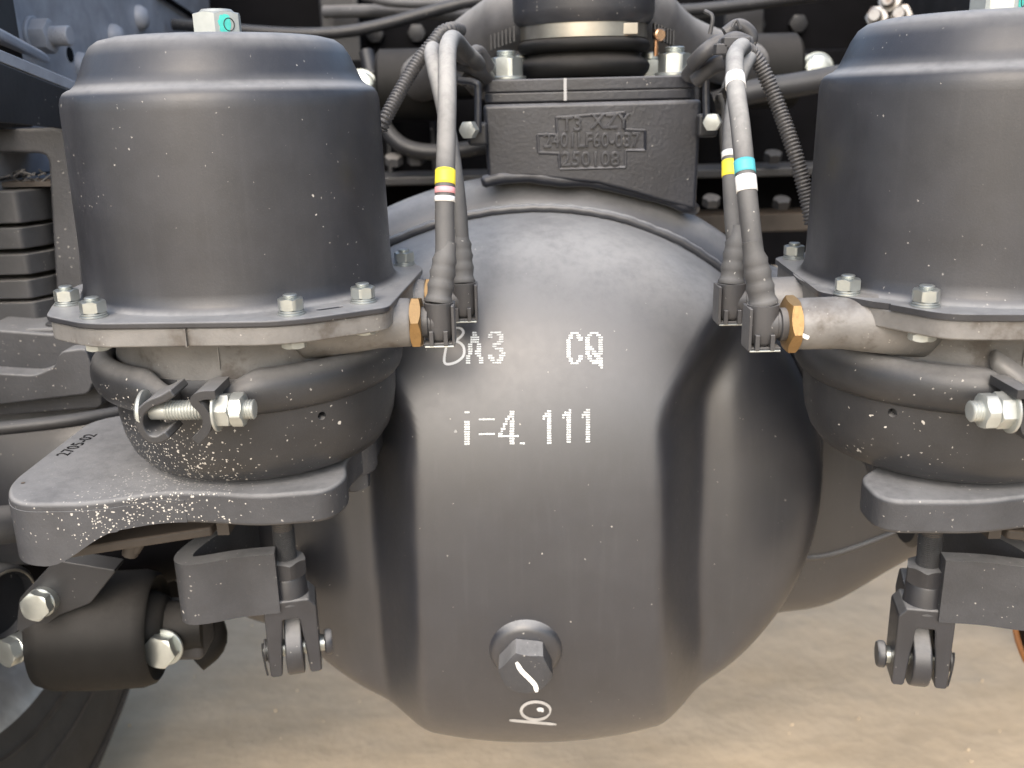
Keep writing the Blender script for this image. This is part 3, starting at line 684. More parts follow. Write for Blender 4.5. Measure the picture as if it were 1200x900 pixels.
# ------------------------------------------------------------------ chamber mounting brackets, push rods, clevises
def bracket(m, C, label):
    def Lp(x, y, z): return Vector((C.x+m*x, C.y+y, CZ+z))
    def Lw(p): return Lp(p.x-CL.x, p.y-CL.y, p.z-CZ)
    def Lpx(px, py, Y): return Lw(at(px, py, Y))
    t = thing('chamber_bracket', label, 'bracket', (C.x-m*.06, C.y, CZ-.245), 'cast brackets that carry the brake chambers')
    pts = [(-.318, .548, .02), (-.300, .5165, .02), (-.250, .5150, .02), (-.215, .5300, .03), (-.185, .5270, .02), (-.155, .5200, .02), (-.112, .5260, .016), (-.104, .548, .012), (-.110, .575, .02), (-.098, .62, .02), (-.095, .70, .01), (-.275, .70, .01), (-.318, .672, .015)]
    if m < 0: pts = pts[:6]+[(-.098, .524, .016), (-.098, .560, .012), (-.124, .585, .015), (-.128, .62, .02), (-.128, .70, .01)]+pts[-2:]
    wl = [((C.x+m*(p[0]-CL.x)), C.y+(p[1]-CL.y), p[2]) for p in pts]
    bm = B(); prism(bm, roundpoly(wl, .01, 8), CZ-.2425, CZ-.2215); pl = obj('bracket_plate', bm, M['cast'], t, bev=.003, bseg=3)
    # deep outer lip that follows the plate edge
    full = roundpoly([(p[0], p[1], p[2]) for p in pts], .01, 8)
    seq = [p for p in full if p[0] < -.2 and p[1] < .62 and not (p[1] > .53 and p[0] > -.30)]
    seq = sorted([p for p in seq if p[0] < -.2], key=lambda p: math.atan2(p[1]-.60, p[0]+.24) % (2*math.pi))
    seq = [(-.318, .66)]+seq
    seq = spline([Vector((p[0], p[1], 0)) for p in seq], 3)
    bm = B(); cols = []
    for i in range(len(seq)):
        tt = (seq[min(i+1, len(seq)-1)]-seq[max(i-1, 0)]).normalized(); nn = Vector((-tt.y, tt.x, 0))*.010
        if (seq[i]+nn-Vector((-.24, .6, 0))).length > (seq[i]-Vector((-.24, .6, 0))).length: nn = -nn
        x_ = seq[i].x; zb_ = -.2625+.021*sm(-.285, -.238, x_)
        if x_ < -.24: zb_ = min(zb_, -.2425)
        a_ = seq[i]; b_ = seq[i]+nn
        cols.append([bm.verts.new(Lp(v.x-CL.x, v.y-CL.y, z)) for v, z in ((a_-nn*.03, -.2266), (b_, -.2266), (b_, zb_), (a_-nn*.03, zb_))])
    for a_, b_ in zip(cols, cols[1:]):
        for k in range(4): bm.faces.new((a_[k], a_[(k+1) % 4], b_[(k+1) % 4], b_[k]))
    bm.faces.new(cols[0]); bm.faces.new(cols[-1][::-1])
    obj('bracket_lip', bm, M['cast'], t, bev=.0012, ang=50)
    # lower shelf and ribs
    bm = B(); sh = [(-.310, .545), (-.205, .580), (-.190, .69), (-.31, .69)]
    prism(bm, [(C.x+m*(a-CL.x), C.y+b-CL.y) for a, b in sh], CZ-.2760, CZ-.2690); obj('lower_shelf', bm, M['rust'], t, bev=.002)
    bm = B()
    tube(bm, spline([Lpx(150, 612, .60), Lpx(158, 625, .60), Lpx(152, 650, .60)], 5), .0055, 10); tube(bm, spline([Lpx(195, 608, .60), Lpx(172, 625, .60), Lpx(158, 645, .60)], 5), .004, 10)
    box(bm, Lp(-.197-CL.x, .63-CL.y, -.258), (.008, .10, .034)); obj('bracket_rib', bm, M['rust'], t, ang=50)
    # nuts under and behind the plate
    for px, py, Y, af, h, nm in ((225, 622, .575, .021, .011, 'stud_nut'),):
        c = Lpx(px, py, Y); bm = B(); hexn(bm, af, h, T(c.x, c.y, CZ-.2555), both=True, rot=.3); lathe(bm, disc(.0135, .010, .0125), T(c.x, c.y, CZ-.2555), 30); rod(bm, .006, -.003, .004, T(c.x, c.y, CZ-.2555)); obj(nm, bm, M['cast'], t, ang=30)
    sh_ = Vector((0 if m > 0 else .030, 0, 0)); c = Lpx(412, 540, .615)+sh_; bm = B(); lathe(bm, [(0, -.243), (.0165, -.243), (.018, -.240), (.018, -.219), (0, -.219)], T(c.x, c.y, CZ), 32); obj('stud_boss', bm, M['cast'], t)
    bm = B(); hexn(bm, .023, .012, T(c.x, c.y, CZ-.2555), both=True, rot=.5); rod(bm, .0065, -.003, .002, T(c.x, c.y, CZ-.2555)); obj('stud_nut', bm, M['cast'], t, ang=30)
    c2 = Lpx(430, 520, .665)+sh_; bm = B(); prism(bm, roundpoly([(c2.x-.02, c2.y-.02), (c2.x+.012, c2.y-.02), (c2.x+.012, c2.y+.04), (c2.x-.02, c2.y+.04)], .008), CZ-.242, CZ-.220); obj('stud_boss', bm, M['cast'], t, bev=.003)
    return t, pl
bt, bp_ = bracket(1, CL, 'left cast bracket, broad dusty top with stamped number and white splashes')
# stamped number on the left plate
mt_ = atz(91, 521, -.2213); d1 = (atz(108, 511, -.2213)-atz(74, 535, -.2213)).normalized()
up_ = Vector((0, 0, 1)); yv = up_.cross(d1)
Mx = Matrix((d1, yv, up_)).transposed().to_4x4(); Mx.translation = mt_
text('stamped_number', '2705-02', .0125, .00015, M['black'], bt, Mx)
bm = B(); lathe(bm, disc(.0012, 0, .0003), T(atz(27, 566, -.2213)), 14); obj('stain_spot', bm, M['rust'], bt)
bracket(-1, CR, 'right cast bracket with rounded end under the right brake chamber')

def clevis(m, C, dx, label, ped=0):
    def Lp(x, y, z): return Vector((C.x+m*x, C.y+y, CZ+z))
    X0 = .0085 if m > 0 else .003; Y0 = .0
    t = thing('push_rod', label, 'push rod', Lp(X0, Y0, -.222), 'chamber push rods with fork clevises')
    MX = T(Lp(X0, Y0, 0)) @ Matrix.Diagonal((m, 1, 1, 1)) @ Matrix.Rotation(R(12), 4, 'Z')
    bm = B(); rod(bm, .0074, -.285, -.222, MX); obj('rod', bm, M['rust'], t)
    bm = B(); rod(bm, .0078, -.310, -.278, MX, pitch=.0014, seg=30); obj('rod_thread', bm, M['dark'], t, ang=40)
    bm = B(); hexn(bm, .0250, .0125, MX @ T(0, 0, -.3195), both=True, rot=.3); obj('lock_nut', bm, M['cup'], t, ang=28)
    bm = B()
    lathe(bm, [(0, -.3195), (.0122, -.3195), (.0128, -.3205), (.0130, -.332), (.0150, -.3385), (0, -.3395)], MX, 36)
    ck = obj('clevis_neck', bm, M['cup'], t, ang=50)
    # fork: two cheeks and a bridge, tapering shoulders
    W = .0365; D = .029; zt, zb = -.334, -.394
    bm = B()
    MMf = MX @ Matrix(((1, 0, 0, 0), (0, 0, 1, 0), (0, 1, 0, 0), (0, 0, 0, 1)))
    fork = [(-W/2, zt-.006), (-W/2+.005, zt), (W/2-.005, zt), (W/2, zt-.006), (W/2, zb+.002), (W/2-.001, zb), (W/2-.0075, zb), (W/2-.0085, zb+.002), (.0062, zt-.016), (.0055, zt-.0148), (-.0055, zt-.0148), (-.0062, zt-.016), (-W/2+.0085, zb+.002), (-W/2+.0075, zb), (-W/2+.001, zb), (-W/2, zb+.002)]
    prism(bm, fork, -D/2, D/2, MMf); obj('clevis_fork', bm, M['cup'], t, bev=.0034, bseg=4)
    # pin
    zp = -.3790
    fx = MX @ T(0, 0, zp) @ Matrix.Rotation(R(90), 4, 'Y')
    bm = B(); lathe(bm, disc(.0060, -.022, .0235), fx, 24); obj('clevis_pin', bm, M['zinc'], t)
    bm = B(); lathe(bm, [(0, .0215), (.0085, .0215), (.0094, .0225), (.0094, .0255), (.0084, .0270), (0, .0272)], fx, 32); obj('pin_head', bm, M['cup'], t)
    bm = B(); lathe(bm, disc(.0095, -.0195, -.0177, .0003), fx, 30); lathe(bm, disc(.0080, -.0218, -.0200, .0003), fx, 30)
    c = fx @ Vector((0, 0, -.0215)); tube(bm, spline([c+Vector((0, -.004, .008)), c+Vector((m*-.0005, -.004, 0)), c+Vector((m*.0005, -.004, -.012)), c+Vector((m*.001, -.003, -.019))], 6), .0008, 8); obj('split_pin', bm, M['dark'], t)
    # slack adjuster arm between the cheeks
    s = thing('slack_adjuster', 'grey slack adjuster eye and arm held in the '+('left' if m > 0 else 'right')+' push rod clevis', 'slack adjuster', Lp(X0, Y0+.05, -.38), 'slack adjusters behind the push rod clevises')
    bm = B(); MMs = MX @ T(0, 0, zp) @ Matrix(((0, 0, 1, 0), (1, 0, 0, 0), (0, 1, 0, 0), (0, 0, 0, 1)))
    arm = [(.0178*math.cos(a), .0178*math.sin(a)) for a in [R(125)+R(180)*k/16 for k in range(17)]]+[(.038, -.006), (.055, .02), (.048, .038), (.012, .030)]
    prism(bm, roundpoly([(a*1.12, b*1.12) for a, b in arm], .004, 3), -.0062, .0062, MMs); obj('adjuster_arm', bm, M['cup'], s, bev=.0018)
    bm = B(); c = Lp(X0-.065, .15, -.335); lathe(bm, disc(.032, -.018, .018, .004), frame(c, (1, 0, 0)), 44); lathe(bm, disc(.014, -.03, .03, .002), frame(c, (1, 0, 0)), 24); obj('adjuster_body', bm, M['dark'], s)
    # thick bent anchor strap
    bm = B(); th = .0125
    pth = [(-.004, -.012), (-.030, -.0165), (-.052, -.024), (-.0625, -.024), (-.066, -.014), (-.062, .005), (-.050, .04), (-.044, .10)]
    pth = spline([Vector((a, b, 0)) for a, b in pth], 5); rr = []
    Lc, Rc = [], []
    for i in range(len(pth)):
        tt = (pth[min(i+1, len(pth)-1)]-pth[max(i-1, 0)]).normalized(); nn = Vector((-tt.y, tt.x, 0)); Lc.append(pth[i]+nn*th/2); Rc.append(pth[i]-nn*th/2)
    prism(bm, [(p.x, p.y) for p in Lc+Rc[::-1]], -.341, -.295, T(Lp(X0, 0, 0)) @ Matrix.Diagonal((m, 1, 1, 1)) )
    k = thing('anchor_strap', 'thick bent iron strap hooked round the '+('left' if m > 0 else 'right')+' push rod', 'strap', Lp(-.04, 0, -.33), 'bent iron straps beside the push rods')
    obj('strap', bm, M['cast'], k, bev=.0042, bseg=4, ang=60)
    return t
clevis(1, CL, 0, 'left push rod ending in a fork clevis, split pin on its outer side')
clevis(-1, CR, 0, 'right push rod ending in a fork clevis over sandy ground')

# ------------------------------------------------------------------ air hoses
def proj_y(p):
    x, y, z = p.x, p.y, p.z-CZ; c, s = math.cos(TH), math.sin(TH); d = y*c-z*s; v = y*s+z*c
    return 450-FPX*(x*math.sin(RO)+v*math.cos(RO))/d
def hose(m, C, port_y, port_z, pts, r, tapes, label, xe=.1132, eo=.0190):
    xe = C.x+m*xe
    t = thing('air_hose', label, 'air hose', (xe+m*.02, C.y+port_y, CZ+port_z-.015), 'brake air hoses plugged into the chambers')
    ex = xe+m*eo; base = Vector((ex, C.y+port_y, CZ+port_z))
    top = base+Vector((0, 0, .012))
    P = [top+Vector((0, 0, .0))]+[at(*p) for p in pts]
    sp = spline(P, 14)
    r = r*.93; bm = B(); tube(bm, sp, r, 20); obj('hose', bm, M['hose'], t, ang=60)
    # ribbed boot
    d = (sp[10]-sp[0]).normalized(); ff = frame(top, d)
    prof = [(0, -.001), (.0088, -.001), (.0092, .0008), (.0086, .002), (.0078, .004), (.0082, .0075), (.0087, .0095), (.0079, .012), (.0077, .0145), (.0085, .0175), (.0077, .020), (.0074, .0225), (.0079, .0250), (r+.0008, .0285), (r+.0001, .036), (0, .036)]
    k = r/.0059
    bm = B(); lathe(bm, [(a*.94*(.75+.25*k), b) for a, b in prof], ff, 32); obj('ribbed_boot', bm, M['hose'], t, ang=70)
    # elbow
    bm = B(); lathe(bm, [(0, -.0112), (.0060, -.0112), (.0082, -.0088), (.0090, -.004), (.0090, .012), (0, .012)], T(base), 32)
    lathe(bm, [(0, 0), (.0086, 0), (.0086, eo-.0125), (.0078, eo-.012), (.0078, eo-.0105), (.0094, eo-.010), (.0094, eo-.0065), (.0076, eo-.006), (.0076, eo-.002), (0, eo-.002)], frame(base, (-m, 0, 0)), 32)
    el = obj('elbow_fitting', bm, M['plastic'], t, ang=50)
    bm = B()
    for dx in (-.0045, .0040): box(bm, base+Vector((dx, -.0078, -.0085)), (.0026, .0040, .0090))
    box(bm, base+Vector((m*.0086, -.0005, -.001)), (.0018, .017, .024)); box(bm, base+Vector((0, 0, -.0126)), (.0185, .0155, .0020))
    obj('clip_cage', bm, M['plastic'], el, bev=.0004)
    bm = B(); tube(bm, [base+Vector((-.0085, -.0088, -.0132)), base+Vector((.0085, -.0088, -.0132))], .0006, 8); obj('clip_wire', bm, M['zinc'], el)
    for mt, ya, yb, jag in tapes:
        s2 = [p for p in sp if ya <= proj_y(p) <= yb]
        if len(s2) < 2: continue
        dv = (s2[-1]-s2[0]).normalized()
        bm = B(); tube(bm, s2, r+.00035, 20, caps=False); o = obj('tape_wrap', bm, mt, t, ang=180)
        so_ = o.modifiers.new('thick', 'SOLIDIFY'); so_.thickness = .0003
    return t
tp = M
hose(1, CL, -.056, -.1250, [(521, 300, .560), (521, 250, .567), (522, 200, .575), (524, 120, .600), (524, 70, .625), (526, 52, .650), (532, 46, .685), (545, 60, .73), (560, 75, .76), (574, 100, .90), (580, 112, 1.22)], .0063,
     [(M['t_yel'], 200, 219, 0), (M['t_pink'], 219, 229, 0), (M['t_wht'], 229, 238, 0), (M['t_org'], 238, 241, 0)], 'dusty air hose with yellow and pink tape, on the left chamber, nearest the viewer', .1132, .0168)
hose(1, CL, .013, -.1260, [(541, 305, .625), (538, 250, .633), (531, 190, .645), (521, 130, .660), (509, 80, .685), (506, 62, .71), (512, 55, .74), (530, 70, .77), (556, 104, .92), (566, 114, 1.22)], .0059,
     [(M['t_pink'], 186, 194, 0)], 'air hose on the left chamber half hidden behind the yellow taped one', .1165, .0250)
hose(-1, CR, -.056, -.1238, [(884, 300, .523), (878, 250, .530), (873, 200, .540), (868, 150, .555), (863, 110, .575), (861, 80, .600), (862, 64, .625), (870, 55, .66), (866, 72, .74), (852, 106, .92), (846, 114, 1.22)], .0060,
     [(M['t_teal'], 189, 207, 0), (M['t_wht'], 207, 226, 0), (M['t_wht'], 90, 104, 0)], 'air hose with blue green and white tape, on the right chamber', .1205, .0195)
hose(-1, CR, .013, -.1245, [(861, 295, .592), (858, 250, .60), (856, 200, .61), (857, 150, .625), (864, 100, .645), (874, 74, .665), (878, 70, .71), (864, 92, .80), (846, 112, .95), (838, 116, 1.22)], .0056,
     [(M['t_yel'], 189, 209, 0), (M['t_wht'], 176, 189, 0)], 'thinner air hose with yellow tape, behind the blue green taped one', .1215, .0205)

def conduit(pts, r, label):
    sp = spline([at(*p) for p in pts], 22)
    # resample evenly
    L = [0]
    for a_, b_ in zip(sp, sp[1:]): L.append(L[-1]+(b_-a_).length)
    pitch = .0026; n_ = int(L[-1]/pitch); P = []; rad = []
    j = 0
    for i in range(n_*4+1):
        s = L[-1]*i/(n_*4)
        while j < len(L)-2 and L[j+1] < s: j += 1
        P.append(sp[j].lerp(sp[j+1], (s-L[j])/max(1e-9, L[j+1]-L[j]))); rad.append(r*(1.0 if i % 4 in (1, 2) else .80))
    bm = B(); tube(bm, P, rad, 14); o = obj('corrugated_conduit', bm, M['plastic'], None, ang=60)
    c = sum((v.co for v in o.data.vertices), Vector())/len(o.data.vertices)
    tag(o, label, 'conduit'); return o
conduit([(446, 152, .70), (452, 138, .70), (470, 105, .71), (490, 72, .72), (508, 50, .725), (518, 38, .73), (530, 34, .735), (540, 36, .75)], .0052, 'black corrugated wire conduit looping over behind the left hoses')
conduit([(952, 262, .66), (944, 225, .665), (930, 175, .67), (912, 125, .68), (895, 85, .685), (880, 62, .685), (866, 58, .68), (855, 66, .70)], .0056, 'black corrugated wire conduit running down beside the right chamber')

# ------------------------------------------------------------------ wire clutter where the hoses bend
def ties(pts, name, label, cat, mt):
    t = thing(name, label, cat, at(*pts[0][0]))
    for P, r in [(p, rr) for p, rr in [(q[:-1], q[-1]) for q in pts]]:
        bm = B(); tube(bm, spline([at(*x) for x in P], 8), r, 10); obj('cable', bm, mt, t, ang=60)
    return t
ties([[(535, 60, .76), (548, 68, .75), (560, 62, .76), (572, 80, .77), .006], [(538, 75, .77), (555, 78, .76), (570, 90, .78), (572, 110, .80), .0065], [(543, 85, .78), (553, 95, .77), (565, 100, .79), .005], [(536, 88, .77), (546, 92, .765), .006]],
     'cable_bundle', 'tangle of dark taped cables behind the left hoses', 'cables', M['plastic'])
cb = ties([[(812, 75, .75), (825, 62, .74), (838, 52, .74), (848, 48, .74), .006], [(815, 95, .76), (835, 78, .75), (852, 72, .74), .0062], [(850, 40, .70), (866, 30, .70), (880, 42, .70), (874, 58, .70), .005], [(806, 90, .77), (820, 74, .76), (840, 70, .76), .0065], [(848, 58, .69), (860, 50, .685), (874, 54, .69), .0075]],
     'cable_bundle', 'dark cables and clip tied together above the right hoses', 'cables', M['plastic'])
bm = B(); c = at(862, 50, .672); box(bm, c, (.018, .010, .007)); box(bm, c+Vector((-.010, 0, -.004)), (.008, .010, .007)); obj('cable_clip', bm, M['plastic'], cb, bev=.001)
bm = B(); tube(bm, spline([at(858, 32, .69), at(863, 24, .69), at(868, 34, .69)], 5), .0011, 8); obj('cable_tie', bm, M['plastic'], cb)
bm = B(); tube(bm, spline([at(826, 13, .74), at(835, 20, .735), at(832, 40, .735)], 5), .0016, 8); obj('cable_tie', bm, M['plastic'], cb)
for pts, bolt, lab in (([(538, 94, .76), (556, 97, .755), (560, 106, .755), (560, 155, .755)], (552, 152, .75), 'bent steel rod hook left of the cast block'), ([(852, 78, .75), (836, 84, .752), (828, 94, .755), (828, 145, .755)], (836, 143, .75), 'bent steel rod hook right of the cast block')):
    hk = thing('hose_hook', lab, 'hook', at(*pts[-1]), 'bent hooks beside the cast block')
    bm = B(); tube(bm, spline([at(*p) for p in pts], 8), .0028, 12); obj('hook_rod', bm, M['block'], hk)
    bm = B(); hexn(bm, .012, .008, frame(at(*bolt), (-.4, -1, 0))); obj('hook_nut', bm, M['zincw'], hk, ang=30)
    bm = B(); box(bm, at(pts[-1][0], pts[-1][1]+2, .765), (.016, .012, .018)); obj('hook_foot', bm, M['dark'], hk, bev=.003)
bm = B(); tube(bm, spline([at(843, 110, .80), at(848, 130, .80), at(846, 160, .80), at(850, 190, .80), at(862, 198, .80), at(872, 185, .81), at(874, 165, .82)], 8), .0022, 10)
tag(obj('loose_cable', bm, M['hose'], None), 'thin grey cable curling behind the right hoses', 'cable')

# ------------------------------------------------------------------ left frame rail, bracket members
rl = thing('frame_rail', 'blue grey left frame rail with rivets and a flanged nut', 'frame rail', (-.405, 1.3, CZ-.05))
bm = B(); box(bm, (-.415, 1.7, CZ+.115), (.012, 2.0, .33)); obj('rail_web', bm, M['rail'], rl, bev=.002)
bm = B(); box(bm, (-.45, 1.7, CZ+.286), (.08, 2.0, .010)); box(bm, (-.45, 1.7, CZ-.056), (.08, 2.0, .010)); obj('rail_flange', bm, M['rail'], rl, bev=.002)
def onrail(px, py, x=-.409):
    r = ray(px, py); r = r*(x/r.x); return Vector((r.x, r.y, r.z+CZ))
for px, py in ((133, 44), (163, 21), (95, 78)):
    c = onrail(px, py); bm = B(); lathe(bm, [(0, 0), (.0135, 0), (.0130, .004), (.010, .0085), (.005, .0108), (0, .0112)], frame(c, (1, 0, 0)), 30); obj('rivet', bm, M['rail'], rl, ang=60)
c = onrail(38, 43); ff = frame(c, (1, -.05, 0)); bm = B(); lathe(bm, disc(.017, 0, .004, .001), ff, 36); hexn(bm, .026, .014, ff @ T(0, 0, .004), rot=.3); obj('rail_nut', bm, M['rail'], rl, ang=30)
bm = B(); rod(bm, .0085, .015, .034, ff, pitch=.0018); obj('rail_stud', bm, M['rail'], rl, ang=40)
c = onrail(82, 64); bm = B(); lathe(bm, disc(.007, -.004, .0005), frame(c, (1, 0, 0)), 20); obj('rail_hole', bm, M['black'], rl)
bm = B(); tube(bm, [onrail(185, -8, -.404), onrail(229, 21, -.404)], .0035, 8); obj('rail_seam', bm, M['black'], rl)
# dark post at far left
bm = B(); prism(bm, [(-.50, .75), (-.392, .75), (-.385, .80), (-.50, .80)], CZ-.01, CZ+.30)
p_ = tag(obj('gusset_post', bm, M['dark'], None, bev=.002), 'dark upright bracket edge at the top left corner', 'bracket')
# sloping angle member, light top edge
am = thing('sloping_bracket', 'sloping angle iron at upper left with a pale top edge', 'bracket', at(30, 95, .74))
bm = B(); A0, A1 = at(-40, 58, .66), at(96, 112, .80)
dv = (A1-A0).normalized(); sdv = Vector((-1, .1, 0)).normalized()
q = [A0, A1, A1+Vector((0, 0, -.028)), A0+Vector((0, 0, -.045))]
vs = [bm.verts.new(p) for p in q]+[bm.verts.new(p+Vector((-.004, .008, 0))) for p in q]
for f in ((0, 1, 2, 3), (7, 6, 5, 4), (0, 4, 5, 1), (1, 5, 6, 2), (2, 6, 7, 3), (3, 7, 4, 0)): bm.faces.new([vs[i] for i in f])
obj('angle_web', bm, M['dark'], am, bev=.0008)
bm = B(); q = [A0+Vector((0, 0, .001)), A1+Vector((0, 0, .001)), A1+Vector((-.03, .05, .001)), A0+Vector((-.03, .05, .001))]
vs = [bm.verts.new(p) for p in q]+[bm.verts.new(p+Vector((0, 0, .0085))) for p in q]
for f in ((0, 1, 2, 3), (7, 6, 5, 4), (0, 4, 5, 1), (1, 5, 6, 2), (2, 6, 7, 3), (3, 7, 4, 0)): bm.faces.new([vs[i] for i in f])
obj('angle_flange', bm, M['rail'], am, bev=.0008)
bm = B(); A0, A1 = at(-30, 28, .70), at(54, 74, .80); q = [A0, A1, A1+Vector((-.01, .03, 0)), A0+Vector((-.03, .03, 0))]
vs = [bm.verts.new(p) for p in q]+[bm.verts.new(p+Vector((0, 0, .008))) for p in q]
for f in ((0, 1, 2, 3), (7, 6, 5, 4), (0, 4, 5, 1), (1, 5, 6, 2), (2, 6, 7, 3), (3, 7, 4, 0)): bm.faces.new([vs[i] for i in f])
obj('angle_tab', bm, M['rail'], am, bev=.003)

# ------------------------------------------------------------------ leaf spring pack and seat casting
YS = .80
ls = thing('leaf_spring', 'pack of flat dusty leaf springs stacked at the left edge', 'leaf spring', (-.47, YS, CZ-.20))
ys_ = [(222, 262), (265, 292), (296, 322), (326, 350), (352, 376)]
for i, (ya, yb) in enumerate(ys_):
    za = at(30, ya, YS-.03).z; zb = at(30, yb, YS-.03).z; xr = at(62-(i % 2)*2, 240, YS).x
    bm = B(); prism(bm, roundpoly([(-.62, YS-.035), (xr-.012, YS-.035, .004), (xr, YS-.012, .008), (xr, YS+.30), (-.62, YS+.30)], .004, 4), zb+.0008, za-.0008); obj('leaf', bm, M['spring'], ls, bev=.0012)
ss = thing('spring_clamp_casting', 'cast iron spring clamp with open window round the leaf pack', 'casting', at(40, 420, .82))
bm = B()
# frame shape: top bar and right upright
def quad(px): return [at(*p).xz[:] if False else (at(*p).x, at(*p).z) for p in px]
YF = .775
fr = [(-30, 152, YF), (70, 150, YF), (84, 165, YF), (98, 345, YF), (110, 372, YF), (70, 385, YF), (66, 350, YF), (56, 180, YF), (-30, 178, YF)]
fb(bm, [(at(*p).x, at(*p).z) for p in fr], YF, YF+.06, .008, 4); obj('clamp_frame', bm, M['cast'], ss, bev=.004, bseg=3)
bm = B(); fr = [(-30, 385, .72), (60, 392, .72), (104, 388, .72), (118, 430, .72), (120, 478, .72), (-30, 490, .72)]
fb(bm, [(at(*p).x, at(*p).z) for p in fr], .72, .84, .006, 4); obj('seat_block', bm, M['cast'], ss, bev=.004, bseg=3)
bm = B(); fr = [(-30, 436, .700), (40, 440, .700), (64, 430, .700), (70, 412, .700), (100, 408, .700), (112, 440, .700), (104, 462, .700), (-30, 478, .700)]
fb(bm, [(at(*p).x, at(*p).z) for p in fr], .700, .72, .005, 4); obj('seat_step', bm, M['cast'], ss, bev=.003)
bm = B(); c = at(72, 388, .74); box(bm, c, (.045, .03, .012)); obj('seat_pad', bm, M['cast'], ss, bev=.003)
bm = B(); lathe(bm, disc(.011, 0, .006, .001), T(at(72, 385, .74)), 24); obj('seat_stud', bm, M['dark'], ss)
bm = B(); box(bm, at(30, 214, .80), (.06, .04, .004)); dr = obj('dry_grass_bits', bm, M['rust'], ss)
bm = B()
for i in range(26):
    p = at(random.uniform(-5, 55), random.uniform(204, 216), random.uniform(.775, .80)); q_ = p+Vector((random.uniform(-.012, .012), random.uniform(-.004, .004), random.uniform(0, .007)))
    tube(bm, [p, q_], .0008, 5)
tag(obj('dry_leaves', bm, M['spring'], None, kind='stuff'), 'dry leaf litter caught above the springs', 'leaf litter')
# stabiliser bar
bm = B(); tube(bm, spline([at(-30, 505, .67), at(40, 498, .68), (at(95, 491, .69)), at(160, 480, .71)], 8), .0052, 18)
tag(obj('brake_pipe', bm, M['dark'], None, ang=60), 'grey steel pipe crossing behind the left bracket', 'pipe')
bm = B(); tube(bm, [at(-30, 618, .63), at(40, 612, .66), at(60, 600, .72)], .0145, 20)
tag(obj('stabilizer_bar', bm, M['spring'], None, ang=60), 'thick round bar entering at left under the bracket', 'bar')
# dark block behind bracket
dk = thing('spring_hanger', 'black hanger casting in shadow below the spring seat', 'casting', (-.42, .85, CZ-.4))
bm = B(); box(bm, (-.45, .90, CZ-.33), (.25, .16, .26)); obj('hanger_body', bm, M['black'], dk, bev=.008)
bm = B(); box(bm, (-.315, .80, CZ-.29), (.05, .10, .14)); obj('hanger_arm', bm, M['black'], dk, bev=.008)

# ------------------------------------------------------------------ lower left: rod bushing, bolts, link
lb = thing('rod_bushing', 'fat black torque rod bushing under the left bracket', 'bushing', at(125, 800, .68))
ax = Vector((1, .10, -.02)).normalized(); c0 = at(125, 738, .655)
bm = B(); lathe(bm, [(0, -.052), (.030, -.052), (.040, -.047), (.044, -.036), (.0455, -.010), (.0455, .030), (.043, .038), (.0405, .040), (.038, .036), (.030, .034), (0, .034)], frame(c0, ax), 56); obj('bushing_shell', bm, M['rubber'], lb, ang=60)
bm = B(); lathe(bm, [(0, .03), (.027, .030), (.029, .036), (.024, .046), (.020, .048), (.019, .075), (0, .075)], frame(c0, ax), 40); obj('bushing_rubber', bm, M['rubber'], lb, ang=60)
bm = B(); cc = at(215, 736, .665); box(bm, cc, (.038, .035, .040)); obj('pin_block', bm, M['dark'], lb, bev=.005, bseg=3)
bm = B(); ff = frame(at(194, 757, .640), (-.12, -1, .1)); lathe(bm, disc(.0148, 0, .0030, .0006), ff, 36); hexn(bm, .0235, .0100, ff @ T(0, 0, .003), rot=.2); obj('pin_bolt', bm, M['zinc'], lb, ang=28)
bm = B(); tube(bm, spline([at(232, 690, .69), at(236, 720, .70), at(245, 750, .69), at(225, 770, .68)], 6), .015, 18); obj('pin_shank', bm, M['rubber'], lb, ang=60)
bm = B(); fr = [(20, 735, .62), (24, 700, .62), (66, 655, .62), (150, 652, .64), (120, 690, .64), (70, 720, .62), (40, 745, .62)]
fb(bm, [(at(*p).x, at(*p).z) for p in fr], .618, .636, .003); lk = thing('link_plate', 'black angled plate holding two silver bolts at lower left', 'plate', at(40, 740, .62)); obj('plate', bm, M['dark'], lk, bev=.0015)
for px, py, yy, rr in ((47, 707, .612, .3), (17, 761, .618, .1)):
    bm = B(); ff = frame(at(px, py, yy), (-.05 if px > 30 else -.5, -1, .12)); lathe(bm, disc(.0110, -.012, .0005, .0005), ff, 30); hexn(bm, .0195, .0085, ff, rot=rr, ch=.3); obj('plate_bolt', bm, M['zinc'], lk, ang=28)
bm = B(); lathe(bm, [(0, -.05), (.030, -.05), (.030, .010), (.027, .013), (.0245, .013), (.0245, .004), (0, .004)], frame(at(-6, 706, .64), (1, -.35, 0)), 44); sl = thing('link_sleeve', 'steel sleeve end with pale rim at the left edge', 'sleeve', at(-6, 745, .64)); obj('sleeve', bm, M['dark'], sl, ang=50)
bm = B(); tube(bm, [frame(at(-6, 706, .64), (1, -.35, 0)) @ Vector((.0262*math.cos(a), .0262*math.sin(a), .013)) for a in [2*math.pi*k/40 for k in range(40)]], .0011, 8, close=True); obj('sleeve_rim', bm, M['clamp'], sl)
# dark mass behind
bm = B(); tube(bm, [(-.36, .74, CZ-.36), (-.20, .80, CZ-.34)], .045, 20)
tag(obj('lower_rod', bm, M['black'], None, ang=60), 'black rod in shadow between bushing and axle', 'rod')

